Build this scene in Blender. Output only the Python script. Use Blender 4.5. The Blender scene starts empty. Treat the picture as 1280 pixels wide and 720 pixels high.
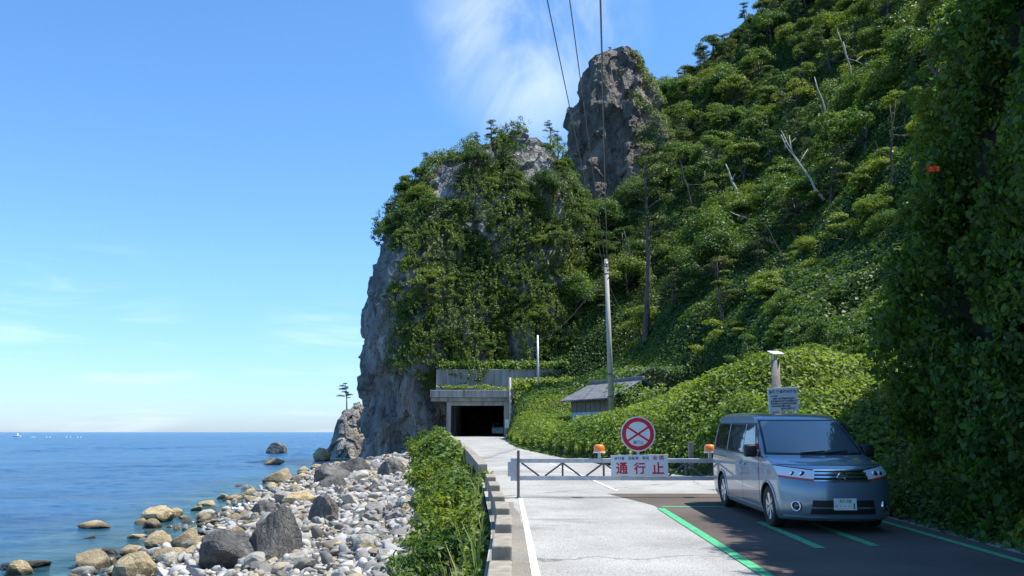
import bpy, bmesh, math, random
import numpy as np
from mathutils import Vector, Matrix

SC = bpy.context.scene
COL = SC.collection
RNG = np.random.default_rng(7)
random.seed(7)

# ------------------------------------------------------------------ camera
F, H = 1050.0, 1.7
PITCH = math.atan2(180.0, F)
SP, CP = math.sin(PITCH), math.cos(PITCH)


def ray(px, py):
    cx, cy = (px - 640) / F, (360 - py) / F
    return np.array([cx, CP - cy * SP, SP + cy * CP])


def at(px, py, Y):
    d = ray(px, py)
    return np.array([0, 0, H]) + d * (Y / d[1])


def proj(P):
    P = np.atleast_2d(P)
    X, Y, Z = P[:, 0], P[:, 1], P[:, 2] - H
    fw = Y * CP + Z * SP
    up = -Y * SP + Z * CP
    return 640 + F * X / fw, 360 - F * up / fw


cam = bpy.data.cameras.new('camera')
cam.sensor_width = 36
cam.lens = F / 1280 * 36
cam.clip_start = 0.1
cam.clip_end = 60000
camo = bpy.data.objects.new('camera', cam)
camo.location = (0, 0, H)
camo.rotation_euler = (math.pi / 2 + PITCH, 0, 0)
COL.objects.link(camo)
SC.camera = camo

# ------------------------------------------------------------------ noise
def _hash(ix, iy, iz, seed):
    h = (ix.astype(np.int64) * 374761393 + iy.astype(np.int64) * 668265263 + iz.astype(np.int64) * 2147483647 + seed * 1274126177) & 0xffffffff
    h = ((h ^ (h >> 13)) * 1274126177) & 0xffffffff
    h = ((h ^ (h >> 16)) * 2246822519) & 0xffffffff
    h = h ^ (h >> 15)
    return (h & 0xffffff) / float(0x1000000)


def vnoise(P, seed=0):
    P = np.asarray(P, float)
    I = np.floor(P)
    f = P - I
    f = f * f * f * (f * (f * 6 - 15) + 10)
    I = I.astype(np.int64)
    out = 0
    for dx in (0, 1):
        wx = f[:, 0] if dx else 1 - f[:, 0]
        for dy in (0, 1):
            wy = f[:, 1] if dy else 1 - f[:, 1]
            for dz in (0, 1):
                wz = f[:, 2] if dz else 1 - f[:, 2]
                out = out + wx * wy * wz * _hash(I[:, 0] + dx, I[:, 1] + dy, I[:, 2] + dz, seed)
    return out * 2 - 1


def fbm(P, scale, octaves=4, seed=0, gain=.5):
    P = np.asarray(P, float) / scale
    a, s, t = 1.0, 0, 0
    for o in range(octaves):
        s = s + a * vnoise(P * (2.03 ** o) + 17.3 * o, seed + o)
        t += a
        a *= gain
    return s / t


def worley(P, scale, seed=0):
    """distance to the nearest feature point, in cells"""
    P = np.asarray(P, float) / scale
    I = np.floor(P).astype(np.int64)
    best = np.full(len(P), 9.0)
    for dx in (-1, 0, 1):
        for dy in (-1, 0, 1):
            for dz in (-1, 0, 1):
                a, b, c = I[:, 0] + dx, I[:, 1] + dy, I[:, 2] + dz
                fx = a + _hash(a, b, c, seed)
                fy = b + _hash(a, b, c, seed + 11)
                fz = c + _hash(a, b, c, seed + 23)
                d = (fx - P[:, 0]) ** 2 + (fy - P[:, 1]) ** 2 + (fz - P[:, 2]) ** 2
                best = np.minimum(best, d)
    return np.sqrt(best)


def blocks(P, scale, seed=0):
    """a random constant per Worley cell, -1..1: broken blocky relief"""
    P = np.asarray(P, float) / scale
    I = np.floor(P).astype(np.int64)
    best = np.full(len(P), 9.0)
    val = np.zeros(len(P))
    for dx in (-1, 0, 1):
        for dy in (-1, 0, 1):
            for dz in (-1, 0, 1):
                a, b, c = I[:, 0] + dx, I[:, 1] + dy, I[:, 2] + dz
                d = (a + _hash(a, b, c, seed) - P[:, 0]) ** 2 + (b + _hash(a, b, c, seed + 11) - P[:, 1]) ** 2 + (c + _hash(a, b, c, seed + 23) - P[:, 2]) ** 2
                w = d < best
                best = np.where(w, d, best)
                val = np.where(w, _hash(a, b, c, seed + 51) * 2 - 1, val)
    return val


def mound(P, scale, seed=0):
    w = worley(P, scale, seed)
    return np.sqrt(np.clip(1 - (w / .95) ** 2, 0, 1))


def sstep(a, b, x):
    t = np.clip((np.asarray(x, float) - a) / (b - a), 0, 1)
    return t * t * (3 - 2 * t)


def pchip(xs, ys):
    xs, ys = np.array(xs, float), np.array(ys, float)
    h = np.diff(xs)
    d = np.diff(ys) / h
    m = np.zeros_like(ys)
    m[0], m[-1] = d[0], d[-1]
    for i in range(1, len(xs) - 1):
        if d[i - 1] * d[i] > 0:
            w1, w2 = 2 * h[i] + h[i - 1], h[i] + 2 * h[i - 1]
            m[i] = (w1 + w2) / (w1 / d[i - 1] + w2 / d[i])

    def f(x):
        x = np.clip(np.asarray(x, float), xs[0], xs[-1])
        i = np.clip(np.searchsorted(xs, x, side='right') - 1, 0, len(xs) - 2)
        t = (x - xs[i]) / h[i]
        t2, t3 = t * t, t * t * t
        return (2 * t3 - 3 * t2 + 1) * ys[i] + (t3 - 2 * t2 + t) * h[i] * m[i] + (-2 * t3 + 3 * t2) * ys[i + 1] + (t3 - t2) * h[i] * m[i + 1]
    return f


# ------------------------------------------------------------------ materials
def new_mat(name):
    m = bpy.data.materials.new(name)
    m.use_nodes = True
    nt = m.node_tree
    for n in list(nt.nodes):
        nt.nodes.remove(n)
    out = nt.nodes.new('ShaderNodeOutputMaterial')
    return m, nt, out


def N(nt, typ, **kw):
    n = nt.nodes.new(typ)
    for k, v in kw.items():
        if k.startswith('i_'):
            key = k[2:].replace('_', ' ')
            n.inputs[key].default_value = v
        else:
            setattr(n, k, v)
    return n


def ramp(nt, stops, interp='LINEAR'):
    r = nt.nodes.new('ShaderNodeValToRGB')
    r.color_ramp.interpolation = interp
    els = r.color_ramp.elements
    while len(els) < len(stops):
        els.new(.5)
    for e, (p, c) in zip(els, stops):
        e.position = p
        e.color = (*c, 1) if len(c) == 3 else c
    return r


def simple(name, col, rough=.5, metal=0, var=.12, scale=6, bump=0, coat=0, spec=.5, bscale=None):
    m, nt, out = new_mat(name)
    p = N(nt, 'ShaderNodeBsdfPrincipled')
    p.inputs['Roughness'].default_value = rough
    p.inputs['Metallic'].default_value = metal
    p.inputs['Coat Weight'].default_value = coat
    p.inputs['Specular IOR Level'].default_value = spec
    tc = N(nt, 'ShaderNodeTexCoord')
    no = N(nt, 'ShaderNodeTexNoise')
    no.inputs['Scale'].default_value = scale
    no.inputs['Detail'].default_value = 6
    nt.links.new(tc.outputs['Object'], no.inputs['Vector'])
    lo = tuple(c * (1 - var) for c in col)
    hi = tuple(min(1, c * (1 + var)) for c in col)
    r = ramp(nt, [(.3, lo), (.7, hi)])
    nt.links.new(no.outputs['Fac'], r.inputs['Fac'])
    nt.links.new(r.outputs['Color'], p.inputs['Base Color'])
    if bump:
        nb = N(nt, 'ShaderNodeTexNoise')
        nb.inputs['Scale'].default_value = bscale or scale * 4
        nb.inputs['Detail'].default_value = 8
        nt.links.new(tc.outputs['Object'], nb.inputs['Vector'])
        b = N(nt, 'ShaderNodeBump')
        b.inputs['Strength'].default_value = bump
        b.inputs['Distance'].default_value = .02
        nt.links.new(nb.outputs['Fac'], b.inputs['Height'])
        nt.links.new(b.outputs['Normal'], p.inputs['Normal'])
    nt.links.new(p.outputs['BSDF'], out.inputs['Surface'])
    return m


def leafmat(name, cols, transl=.35, tcol=None, rough=.5, patch=.12, patchcols=None):
    """cols: stops for the per-leaf colour; patchcols: slow drift of hue between clumps"""
    m, nt, out = new_mat(name)
    g = N(nt, 'ShaderNodeNewGeometry')
    n = len(cols)
    r = ramp(nt, [(i / (n - 1), c) for i, c in enumerate(cols)])
    nt.links.new(g.outputs['Random Per Island'], r.inputs['Fac'])
    no = N(nt, 'ShaderNodeTexNoise')
    no.inputs['Scale'].default_value = patch
    no.inputs['Detail'].default_value = 3
    nt.links.new(g.outputs['Position'], no.inputs['Vector'])
    pr = ramp(nt, [(.35, patchcols[0]), (.65, patchcols[1])] if patchcols else [(.35, (.75, .85, .8)), (.65, (1.15, 1.08, .9))])
    nt.links.new(no.outputs['Fac'], pr.inputs['Fac'])
    oi = N(nt, 'ShaderNodeObjectInfo')
    orr = ramp(nt, [(0, (.45, .6, .7)), (.35, (.8, .9, .95)), (.65, (1.05, 1.02, .95)), (1, (1.45, 1.22, .8))])
    nt.links.new(oi.outputs['Random'], orr.inputs['Fac'])
    mx = N(nt, 'ShaderNodeMix', data_type='RGBA', blend_type='MULTIPLY')
    mx.inputs[0].default_value = 1
    nt.links.new(r.outputs['Color'], mx.inputs[6])
    nt.links.new(pr.outputs['Color'], mx.inputs[7])
    mx2 = N(nt, 'ShaderNodeMix', data_type='RGBA', blend_type='MULTIPLY')
    mx2.inputs[0].default_value = 1
    nt.links.new(mx.outputs[2], mx2.inputs[6])
    nt.links.new(orr.outputs['Color'], mx2.inputs[7])
    p = N(nt, 'ShaderNodeBsdfPrincipled')
    p.inputs['Roughness'].default_value = rough
    p.inputs['Specular IOR Level'].default_value = .35
    nt.links.new(mx2.outputs[2], p.inputs['Base Color'])
    t = N(nt, 'ShaderNodeBsdfTranslucent')
    mt = N(nt, 'ShaderNodeMix', data_type='RGBA', blend_type='MULTIPLY')
    mt.inputs[0].default_value = 1
    mt.inputs[7].default_value = (*(tcol or (1.5, 1.45, .7)), 1)
    nt.links.new(mx2.outputs[2], mt.inputs[6])
    nt.links.new(mt.outputs[2], t.inputs['Color'])
    ms = N(nt, 'ShaderNodeMixShader')
    ms.inputs[0].default_value = transl
    nt.links.new(p.outputs['BSDF'], ms.inputs[1])
    nt.links.new(t.outputs['BSDF'], ms.inputs[2])
    nt.links.new(ms.outputs['Shader'], out.inputs['Surface'])
    return m


def rockmat(name, cols, scale=.35, bump=.8, streak=(1, 1, .35), fine=3.0, dist=.25, lichen=None, objrand=False):
    m, nt, out = new_mat(name)
    g = N(nt, 'ShaderNodeNewGeometry')
    tc = N(nt, 'ShaderNodeTexCoord')
    src = tc.outputs['Object'] if objrand else g.outputs['Position']
    mp = N(nt, 'ShaderNodeMapping')
    mp.inputs['Scale'].default_value = streak
    nt.links.new(src, mp.inputs['Vector'])
    if objrand:
        oi = N(nt, 'ShaderNodeObjectInfo')
        cm = N(nt, 'ShaderNodeVectorMath', operation='SCALE')
        cm.inputs[0].default_value = (37, 53, 71)
        nt.links.new(oi.outputs['Random'], cm.inputs['Scale'])
        nt.links.new(cm.outputs[0], mp.inputs['Location'])
    n1 = N(nt, 'ShaderNodeTexNoise')
    n1.inputs['Scale'].default_value = scale
    n1.inputs['Detail'].default_value = 10
    n1.inputs['Roughness'].default_value = .62
    n1.inputs['Distortion'].default_value = .6
    nt.links.new(mp.outputs['Vector'], n1.inputs['Vector'])
    k = len(cols)
    r = ramp(nt, [(.28 + .44 * i / (k - 1), c) for i, c in enumerate(cols)])
    nt.links.new(n1.outputs['Fac'], r.inputs['Fac'])
    v = N(nt, 'ShaderNodeTexVoronoi', feature='DISTANCE_TO_EDGE')
    v.inputs['Scale'].default_value = fine
    nd = N(nt, 'ShaderNodeMix', data_type='VECTOR')
    nd.inputs[0].default_value = .25
    nt.links.new(mp.outputs['Vector'], nd.inputs[4])
    nt.links.new(n1.outputs['Color'], nd.inputs[5])
    nt.links.new(nd.outputs[1], v.inputs['Vector'])
    n2 = N(nt, 'ShaderNodeTexNoise')
    n2.inputs['Scale'].default_value = fine * 2.2
    n2.inputs['Detail'].default_value = 9
    n2.inputs['Roughness'].default_value = .65
    nt.links.new(src, n2.inputs['Vector'])
    cr = ramp(nt, [(0, (0, 0, 0)), (.12, (1, 1, 1))])
    nt.links.new(v.outputs['Distance'], cr.inputs['Fac'])
    add = N(nt, 'ShaderNodeMath', operation='MULTIPLY_ADD')
    add.inputs[1].default_value = .35
    nt.links.new(cr.outputs['Color'], add.inputs[0])
    nt.links.new(n2.outputs['Fac'], add.inputs[2])
    b = N(nt, 'ShaderNodeBump')
    b.inputs['Strength'].default_value = bump
    b.inputs['Distance'].default_value = dist
    nt.links.new(add.outputs[0], b.inputs['Height'])
    p = N(nt, 'ShaderNodeBsdfPrincipled')
    p.inputs['Roughness'].default_value = .85
    p.inputs['Specular IOR Level'].default_value = .25
    col = r.outputs['Color']
    if lichen:
        lr = ramp(nt, [(.55, (0, 0, 0)), (.68, (1, 1, 1))])
        n3 = N(nt, 'ShaderNodeTexNoise')
        n3.inputs['Scale'].default_value = scale * 1.7
        n3.inputs['Detail'].default_value = 7
        nt.links.new(src, n3.inputs['Vector'])
        nt.links.new(n3.outputs['Fac'], lr.inputs['Fac'])
        mx = N(nt, 'ShaderNodeMix', data_type='RGBA')
        nt.links.new(lr.outputs['Color'], mx.inputs[0])
        nt.links.new(col, mx.inputs[6])
        mx.inputs[7].default_value = (*lichen, 1)
        col = mx.outputs[2]
    if objrand:
        orr = ramp(nt, [(0, (.7, .7, .72)), (.5, (1, .98, .95)), (1, (1.2, 1.15, 1.05))])
        nt.links.new(oi.outputs['Random'], orr.inputs['Fac'])
        mm = N(nt, 'ShaderNodeMix', data_type='RGBA', blend_type='MULTIPLY')
        mm.inputs[0].default_value = 1
        nt.links.new(col, mm.inputs[6])
        nt.links.new(orr.outputs['Color'], mm.inputs[7])
        col = mm.outputs[2]
    if objrand:
        col = soak(nt, g, col, p)
    nt.links.new(col, p.inputs['Base Color'])
    nt.links.new(b.outputs['Normal'], p.inputs['Normal'])
    nt.links.new(p.outputs['BSDF'], out.inputs['Surface'])
    return m


def soak(nt, g, col, p):
    """stone soaked and algae-dark up to a hand's breadth above the sea"""
    sx = N(nt, 'ShaderNodeSeparateXYZ')
    nt.links.new(g.outputs['Position'], sx.inputs[0])
    no = N(nt, 'ShaderNodeTexNoise')
    no.inputs['Scale'].default_value = 2.5
    no.inputs['Detail'].default_value = 4
    nt.links.new(g.outputs['Position'], no.inputs['Vector'])
    ad = N(nt, 'ShaderNodeMath', operation='MULTIPLY_ADD')
    ad.inputs[1].default_value = -.35
    nt.links.new(no.outputs['Fac'], ad.inputs[0])
    nt.links.new(sx.outputs['Z'], ad.inputs[2])
    mr = N(nt, 'ShaderNodeMapRange')
    mr.inputs['From Min'].default_value = -2.08
    mr.inputs['From Max'].default_value = -1.96
    nt.links.new(ad.outputs[0], mr.inputs['Value'])
    r = ramp(nt, [(0, (.3, .29, .25)), (1, (1, 1, 1))])
    nt.links.new(mr.outputs[0], r.inputs['Fac'])
    mx = N(nt, 'ShaderNodeMix', data_type='RGBA', blend_type='MULTIPLY')
    mx.inputs[0].default_value = 1
    nt.links.new(col, mx.inputs[6])
    nt.links.new(r.outputs['Color'], mx.inputs[7])
    r2 = N(nt, 'ShaderNodeMapRange')
    r2.inputs['To Min'].default_value = .3
    r2.inputs['To Max'].default_value = .85
    nt.links.new(mr.outputs[0], r2.inputs['Value'])
    nt.links.new(r2.outputs[0], p.inputs['Roughness'])
    return mx.outputs[2]


M = {}
M['leaf_far'] = leafmat('leaf_far', [(.05, .1, .024), (.1, .165, .036), (.18, .25, .055)], .4, patch=.09)
M['leaf_hill'] = leafmat('leaf_hill', [(.072, .132, .026), (.13, .21, .038), (.21, .285, .06)], .42, patch=.2)
M['leaf_pine'] = leafmat('leaf_pine', [(.036, .07, .024), (.066, .108, .034), (.115, .155, .048)], .32, patch=.1)
M['leaf_kudzu'] = leafmat('leaf_kudzu', [(.09, .155, .03), (.15, .23, .044), (.23, .31, .075)], .44, patch=.25)
M['leaf_vine'] = leafmat('leaf_vine', [(.05, .105, .019), (.1, .18, .03), (.18, .275, .045)], .5, tcol=(1.7, 1.6, .5), patch=.3)
M['leaf_bank'] = leafmat('leaf_bank', [(.05, .1, .018), (.1, .175, .03), (.18, .25, .05)], .38, patch=.7, patchcols=((.6, .72, .65), (1.35, 1.2, .95)))
M['grass'] = leafmat('grass', [(.10, .14, .035), (.14, .2, .05), (.22, .24, .09)], .3, patch=.7)
M['bark'] = simple('bark', (.11, .085, .065), .9, var=.4, scale=5, bump=.6)
M['bark_grey'] = simple('bark_grey', (.1, .09, .075), .9, var=.35, scale=5, bump=.6)
M['deadwood'] = simple('deadwood', (.5, .46, .41), .85, var=.3, scale=4, bump=.4)
M['cliff'] = rockmat('cliff', [(.09, .09, .09), (.22, .212, .2), (.36, .34, .305), (.52, .475, .41)], .42, 1, (1, 1, .33), 1.9, .4, lichen=(.22, .16, .09))
M['cliffbrown'] = rockmat('cliffbrown', [(.08, .068, .055), (.15, .13, .106), (.25, .212, .168), (.34, .29, .23)], .4, 1, (1, 1, .45), 1.6, .4)
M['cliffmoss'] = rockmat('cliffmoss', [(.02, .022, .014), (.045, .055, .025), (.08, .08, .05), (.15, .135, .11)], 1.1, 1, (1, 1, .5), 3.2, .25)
M['rock_pale'] = rockmat('rock_pale', [(.19, .185, .17), (.35, .34, .315), (.48, .465, .435)], 2.6, .8, (1, 1, 1), 7, .05, objrand=True)
M['rock_tan'] = rockmat('rock_tan', [(.2, .15, .085), (.4, .32, .19), (.52, .44, .3)], 2.4, .9, (1, 1, 1.8), 6, .06, objrand=True)
M['rock_dark'] = rockmat('rock_dark', [(.075, .073, .07), (.15, .145, .138), (.27, .26, .245)], 2.6, 1, (1, 1, 1), 6, .08, objrand=True)
M['rock_wet'] = rockmat('rock_wet', [(.04, .035, .028), (.08, .07, .05), (.13, .11, .07)], 1, .7, (1, 1, 1), 2.5, .05, objrand=True)
M['concrete'] = simple('concrete', (.34, .335, .31), .9, var=.3, scale=1.3, bump=.35, bscale=9)
def concretemat():
    m, nt, out = new_mat('concrete')
    g = N(nt, 'ShaderNodeNewGeometry')
    mp = N(nt, 'ShaderNodeMapping')
    mp.inputs['Scale'].default_value = (2.2, 2.2, .22)
    nt.links.new(g.outputs['Position'], mp.inputs['Vector'])
    n1 = N(nt, 'ShaderNodeTexNoise')
    n1.inputs['Scale'].default_value = 1.1
    n1.inputs['Detail'].default_value = 8
    n1.inputs['Roughness'].default_value = .65
    nt.links.new(mp.outputs['Vector'], n1.inputs['Vector'])
    r = ramp(nt, [(.3, (.13, .125, .11)), (.48, (.3, .29, .265)), (.7, (.42, .405, .37))])
    nt.links.new(n1.outputs['Fac'], r.inputs['Fac'])
    n2 = N(nt, 'ShaderNodeTexNoise')
    n2.inputs['Scale'].default_value = 7
    n2.inputs['Detail'].default_value = 8
    nt.links.new(g.outputs['Position'], n2.inputs['Vector'])
    b = N(nt, 'ShaderNodeBump')
    b.inputs['Strength'].default_value = .4
    b.inputs['Distance'].default_value = .02
    nt.links.new(n2.outputs['Fac'], b.inputs['Height'])
    p = N(nt, 'ShaderNodeBsdfPrincipled')
    p.inputs['Roughness'].default_value = .92
    nt.links.new(r.outputs['Color'], p.inputs['Base Color'])
    nt.links.new(b.outputs['Normal'], p.inputs['Normal'])
    nt.links.new(p.outputs['BSDF'], out.inputs['Surface'])
    return m


M['concrete'] = concretemat()
M['steel'] = simple('steel', (.47, .49, .51), .5, .3, .15, 9)
M['steel_dark'] = simple('steel_dark', (.12, .12, .125), .55, .4, .2, 9)
M['orange'] = simple('orange', (.85, .22, .02), .3, 0, .06, 9, coat=.4)
M['white'] = simple('white', (.8, .8, .79), .5, 0, .04, 5)
M['signwhite'] = simple('signwhite', (.62, .68, .72), .45, 0, .06, 4)
M['signred'] = simple('signred', (.48, .008, .03), .45, 0, .08, 4)
M['signblue'] = simple('signblue', (.03, .06, .18), .5, 0, .1, 6)
M['signblack'] = simple('signblack', (.03, .03, .035), .5, 0, .1, 6)
M['wood'] = simple('wood', (.22, .17, .12), .85, 0, .3, 3, bump=.4)
M['wood_grey'] = simple('wood_grey', (.2, .185, .165), .9, 0, .3, 3, bump=.4)
M['rooftile'] = simple('rooftile', (.14, .14, .15), .6, 0, .35, 2.5, bump=.3)
M['sheet'] = simple('sheet', (.42, .52, .6), .6, 0, .25, 1.5)
M['kerbtop'] = simple('kerbtop', (.27, .24, .19), .95, 0, .3, 7, bump=.6)
M['black'] = simple('black', (.012, .012, .013), .5, 0, .1, 5)
M['rubber'] = simple('rubber', (.018, .018, .018), .75, 0, .15, 8)
M['chrome'] = simple('chrome', (.75, .76, .78), .16, 1, .04, 5)
M['alloy'] = simple('alloy', (.62, .63, .65), .3, .85, .06, 5)
M['plate'] = simple('plate', (.75, .78, .76), .4, 0, .03, 5)
M['green_text'] = simple('green_text', (.02, .16, .08), .5, 0, .05, 5)
M['cable'] = simple('cable', (.16, .16, .165), .6, 0, .1, 5)
M['flower'] = simple('flower', (.85, .12, .02), .6, 0, .15, 9)
M['soil'] = simple('soil', (.06, .05, .03), .95, 0, .35, 1.2, bump=.5)
M['amber'] = simple('amber', (.5, .07, .02), .15, 0, .1, 9, coat=.6)


def carpaint():
    m, nt, out = new_mat('carpaint')
    p = N(nt, 'ShaderNodeBsdfPrincipled')
    p.inputs['Metallic'].default_value = .55
    p.inputs['Roughness'].default_value = .32
    p.inputs['Coat Weight'].default_value = 1
    p.inputs['Coat Roughness'].default_value = .04
    no = N(nt, 'ShaderNodeTexNoise')
    no.inputs['Scale'].default_value = 900
    tc = N(nt, 'ShaderNodeTexCoord')
    nt.links.new(tc.outputs['Object'], no.inputs['Vector'])
    r = ramp(nt, [(.3, (.165, .24, .31)), (.7, (.225, .31, .385))])
    nt.links.new(no.outputs['Fac'], r.inputs['Fac'])
    nt.links.new(r.outputs['Color'], p.inputs['Base Color'])
    nt.links.new(p.outputs['BSDF'], out.inputs['Surface'])
    return m


M['paint'] = carpaint()


def glassmat(name, col, rough=.03):
    m, nt, out = new_mat(name)
    p = N(nt, 'ShaderNodeBsdfPrincipled')
    p.inputs['Base Color'].default_value = (*col, 1)
    p.inputs['Roughness'].default_value = rough
    p.inputs['IOR'].default_value = 1.6
    p.inputs['Specular IOR Level'].default_value = .8
    p.inputs['Coat Weight'].default_value = .6
    p.inputs['Coat Roughness'].default_value = .01
    nt.links.new(p.outputs['BSDF'], out.inputs['Surface'])
    return m


M['glass'] = glassmat('glass', (.012, .016, .018))
M['windshield'] = glassmat('windshield', (.09, .125, .15))
M['lampglass'] = glassmat('lampglass', (.75, .78, .8), .06)


def roadmat(name, cols, streak_tone, grain=90, bump=.4, cracks=True):
    m, nt, out = new_mat(name)
    g = N(nt, 'ShaderNodeNewGeometry')
    n1 = N(nt, 'ShaderNodeTexNoise')
    n1.inputs['Scale'].default_value = .55
    n1.inputs['Detail'].default_value = 7
    n1.inputs['Roughness'].default_value = .6
    nt.links.new(g.outputs['Position'], n1.inputs['Vector'])
    r1 = ramp(nt, [(.3, cols[0]), (.7, cols[1])])
    nt.links.new(n1.outputs['Fac'], r1.inputs['Fac'])
    n2 = N(nt, 'ShaderNodeTexNoise')
    n2.inputs['Scale'].default_value = grain
    n2.inputs['Detail'].default_value = 3
    nt.links.new(g.outputs['Position'], n2.inputs['Vector'])
    r2 = ramp(nt, [(.3, (.42, .42, .42)), (.6, (1.15, 1.15, 1.15))])
    nt.links.new(n2.outputs['Fac'], r2.inputs['Fac'])
    mx = N(nt, 'ShaderNodeMix', data_type='RGBA', blend_type='MULTIPLY')
    mx.inputs[0].default_value = 1
    nt.links.new(r1.outputs['Color'], mx.inputs[6])
    nt.links.new(r2.outputs['Color'], mx.inputs[7])
    # darker transverse streaks
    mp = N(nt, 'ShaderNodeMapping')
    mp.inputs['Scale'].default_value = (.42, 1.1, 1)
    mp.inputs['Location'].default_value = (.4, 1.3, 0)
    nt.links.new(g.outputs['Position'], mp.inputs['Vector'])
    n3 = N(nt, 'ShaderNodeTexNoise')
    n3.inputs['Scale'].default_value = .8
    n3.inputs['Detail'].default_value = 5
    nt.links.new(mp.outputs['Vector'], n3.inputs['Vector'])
    r3 = ramp(nt, [(.6, (1, 1, 1)), (.72, streak_tone)])
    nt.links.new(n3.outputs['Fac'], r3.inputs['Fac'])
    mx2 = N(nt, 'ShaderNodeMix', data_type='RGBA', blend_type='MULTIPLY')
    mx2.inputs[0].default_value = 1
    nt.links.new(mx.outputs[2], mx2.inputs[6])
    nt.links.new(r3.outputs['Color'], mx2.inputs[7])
    col = mx2.outputs[2]
    if cracks:
        v = N(nt, 'ShaderNodeTexVoronoi', feature='DISTANCE_TO_EDGE')
        v.inputs['Scale'].default_value = .32
        nw = N(nt, 'ShaderNodeMix', data_type='VECTOR')
        nw.inputs[0].default_value = .5
        nn = N(nt, 'ShaderNodeTexNoise')
        nn.inputs['Scale'].default_value = 1.1
        nn.inputs['Detail'].default_value = 6
        nt.links.new(g.outputs['Position'], nn.inputs['Vector'])
        nt.links.new(g.outputs['Position'], nw.inputs[4])
        nt.links.new(nn.outputs['Color'], nw.inputs[5])
        nt.links.new(nw.outputs[1], v.inputs['Vector'])
        rc = ramp(nt, [(0, (.5, .5, .48)), (.006, (1, 1, 1))])
        nt.links.new(v.outputs['Distance'], rc.inputs['Fac'])
        mx3 = N(nt, 'ShaderNodeMix', data_type='RGBA', blend_type='MULTIPLY')
        mx3.inputs[0].default_value = 1
        nt.links.new(col, mx3.inputs[6])
        nt.links.new(rc.outputs['Color'], mx3.inputs[7])
        col = mx3.outputs[2]
    p = N(nt, 'ShaderNodeBsdfPrincipled')
    p.inputs['Roughness'].default_value = .92
    p.inputs['Specular IOR Level'].default_value = .25
    nt.links.new(col, p.inputs['Base Color'])
    b = N(nt, 'ShaderNodeBump')
    b.inputs['Strength'].default_value = bump
    b.inputs['Distance'].default_value = .006
    nt.links.new(n2.outputs['Fac'], b.inputs['Height'])
    nt.links.new(b.outputs['Normal'], p.inputs['Normal'])
    nt.links.new(p.outputs['BSDF'], out.inputs['Surface'])
    return m


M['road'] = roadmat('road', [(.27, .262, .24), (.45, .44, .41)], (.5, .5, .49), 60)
M['bay'] = roadmat('bay', [(.085, .07, .059), (.15, .122, .103)], (.75, .75, .75), 110, .4, False)
M['gutter'] = roadmat('gutter', [(.2, .185, .155), (.29, .27, .23)], (.7, .7, .68), 60, .6, False)


def paintmat(name, col, under=(.4, .39, .36)):
    m, nt, out = new_mat(name)
    g = N(nt, 'ShaderNodeNewGeometry')
    n2 = N(nt, 'ShaderNodeTexNoise')
    n2.inputs['Scale'].default_value = 14
    n2.inputs['Detail'].default_value = 8
    n2.inputs['Roughness'].default_value = .7
    nt.links.new(g.outputs['Position'], n2.inputs['Vector'])
    r = ramp(nt, [(.34, under), (.43, tuple(c * .75 for c in col)), (.56, col)])
    nt.links.new(n2.outputs['Fac'], r.inputs['Fac'])
    p = N(nt, 'ShaderNodeBsdfPrincipled')
    p.inputs['Roughness'].default_value = .7
    nt.links.new(r.outputs['Color'], p.inputs['Base Color'])
    nt.links.new(p.outputs['BSDF'], out.inputs['Surface'])
    return m


M['linewhite'] = paintmat('linewhite', (.78, .78, .75))
M['linegreen'] = paintmat('linegreen', (.07, .44, .19), (.1, .1, .085))


def groundmat():
    """soil and leaf litter on the hill, gravel on the beach (below 0.2 m), muddy seabed"""
    m, nt, out = new_mat('groundmat')
    g = N(nt, 'ShaderNodeNewGeometry')
    sx = N(nt, 'ShaderNodeSeparateXYZ')
    nt.links.new(g.outputs['Position'], sx.inputs[0])
    n1 = N(nt, 'ShaderNodeTexNoise')
    n1.inputs['Scale'].default_value = .5
    n1.inputs['Detail'].default_value = 9
    nt.links.new(g.outputs['Position'], n1.inputs['Vector'])
    soil = ramp(nt, [(.35, (.018, .026, .008)), (.65, (.045, .058, .016))])
    nt.links.new(n1.outputs['Fac'], soil.inputs['Fac'])
    n2 = N(nt, 'ShaderNodeTexVoronoi')
    n2.inputs['Scale'].default_value = 4
    nt.links.new(g.outputs['Position'], n2.inputs['Vector'])
    grav = ramp(nt, [(0, (.3, .29, .27)), (.5, (.42, .41, .38)), (1, (.18, .17, .16))])
    nt.links.new(n2.outputs['Color'], grav.inputs['Fac'])
    z = N(nt, 'ShaderNodeMapRange')
    z.inputs['From Min'].default_value = -.35
    z.inputs['From Max'].default_value = .05
    nt.links.new(sx.outputs['Z'], z.inputs['Value'])
    mx = N(nt, 'ShaderNodeMix', data_type='RGBA')
    nt.links.new(z.outputs[0], mx.inputs[0])
    nt.links.new(grav.outputs['Color'], mx.inputs[6])
    nt.links.new(soil.outputs['Color'], mx.inputs[7])
    p = N(nt, 'ShaderNodeBsdfPrincipled')
    p.inputs['Roughness'].default_value = .95
    p.inputs['Specular IOR Level'].default_value = .2
    nt.links.new(mx.outputs[2], p.inputs['Base Color'])
    b = N(nt, 'ShaderNodeBump')
    b.inputs['Strength'].default_value = .6
    b.inputs['Distance'].default_value = .15
    nt.links.new(n1.outputs['Fac'], b.inputs['Height'])
    nt.links.new(b.outputs['Normal'], p.inputs['Normal'])
    nt.links.new(p.outputs['BSDF'], out.inputs['Surface'])
    return m


M['ground'] = groundmat()


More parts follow.
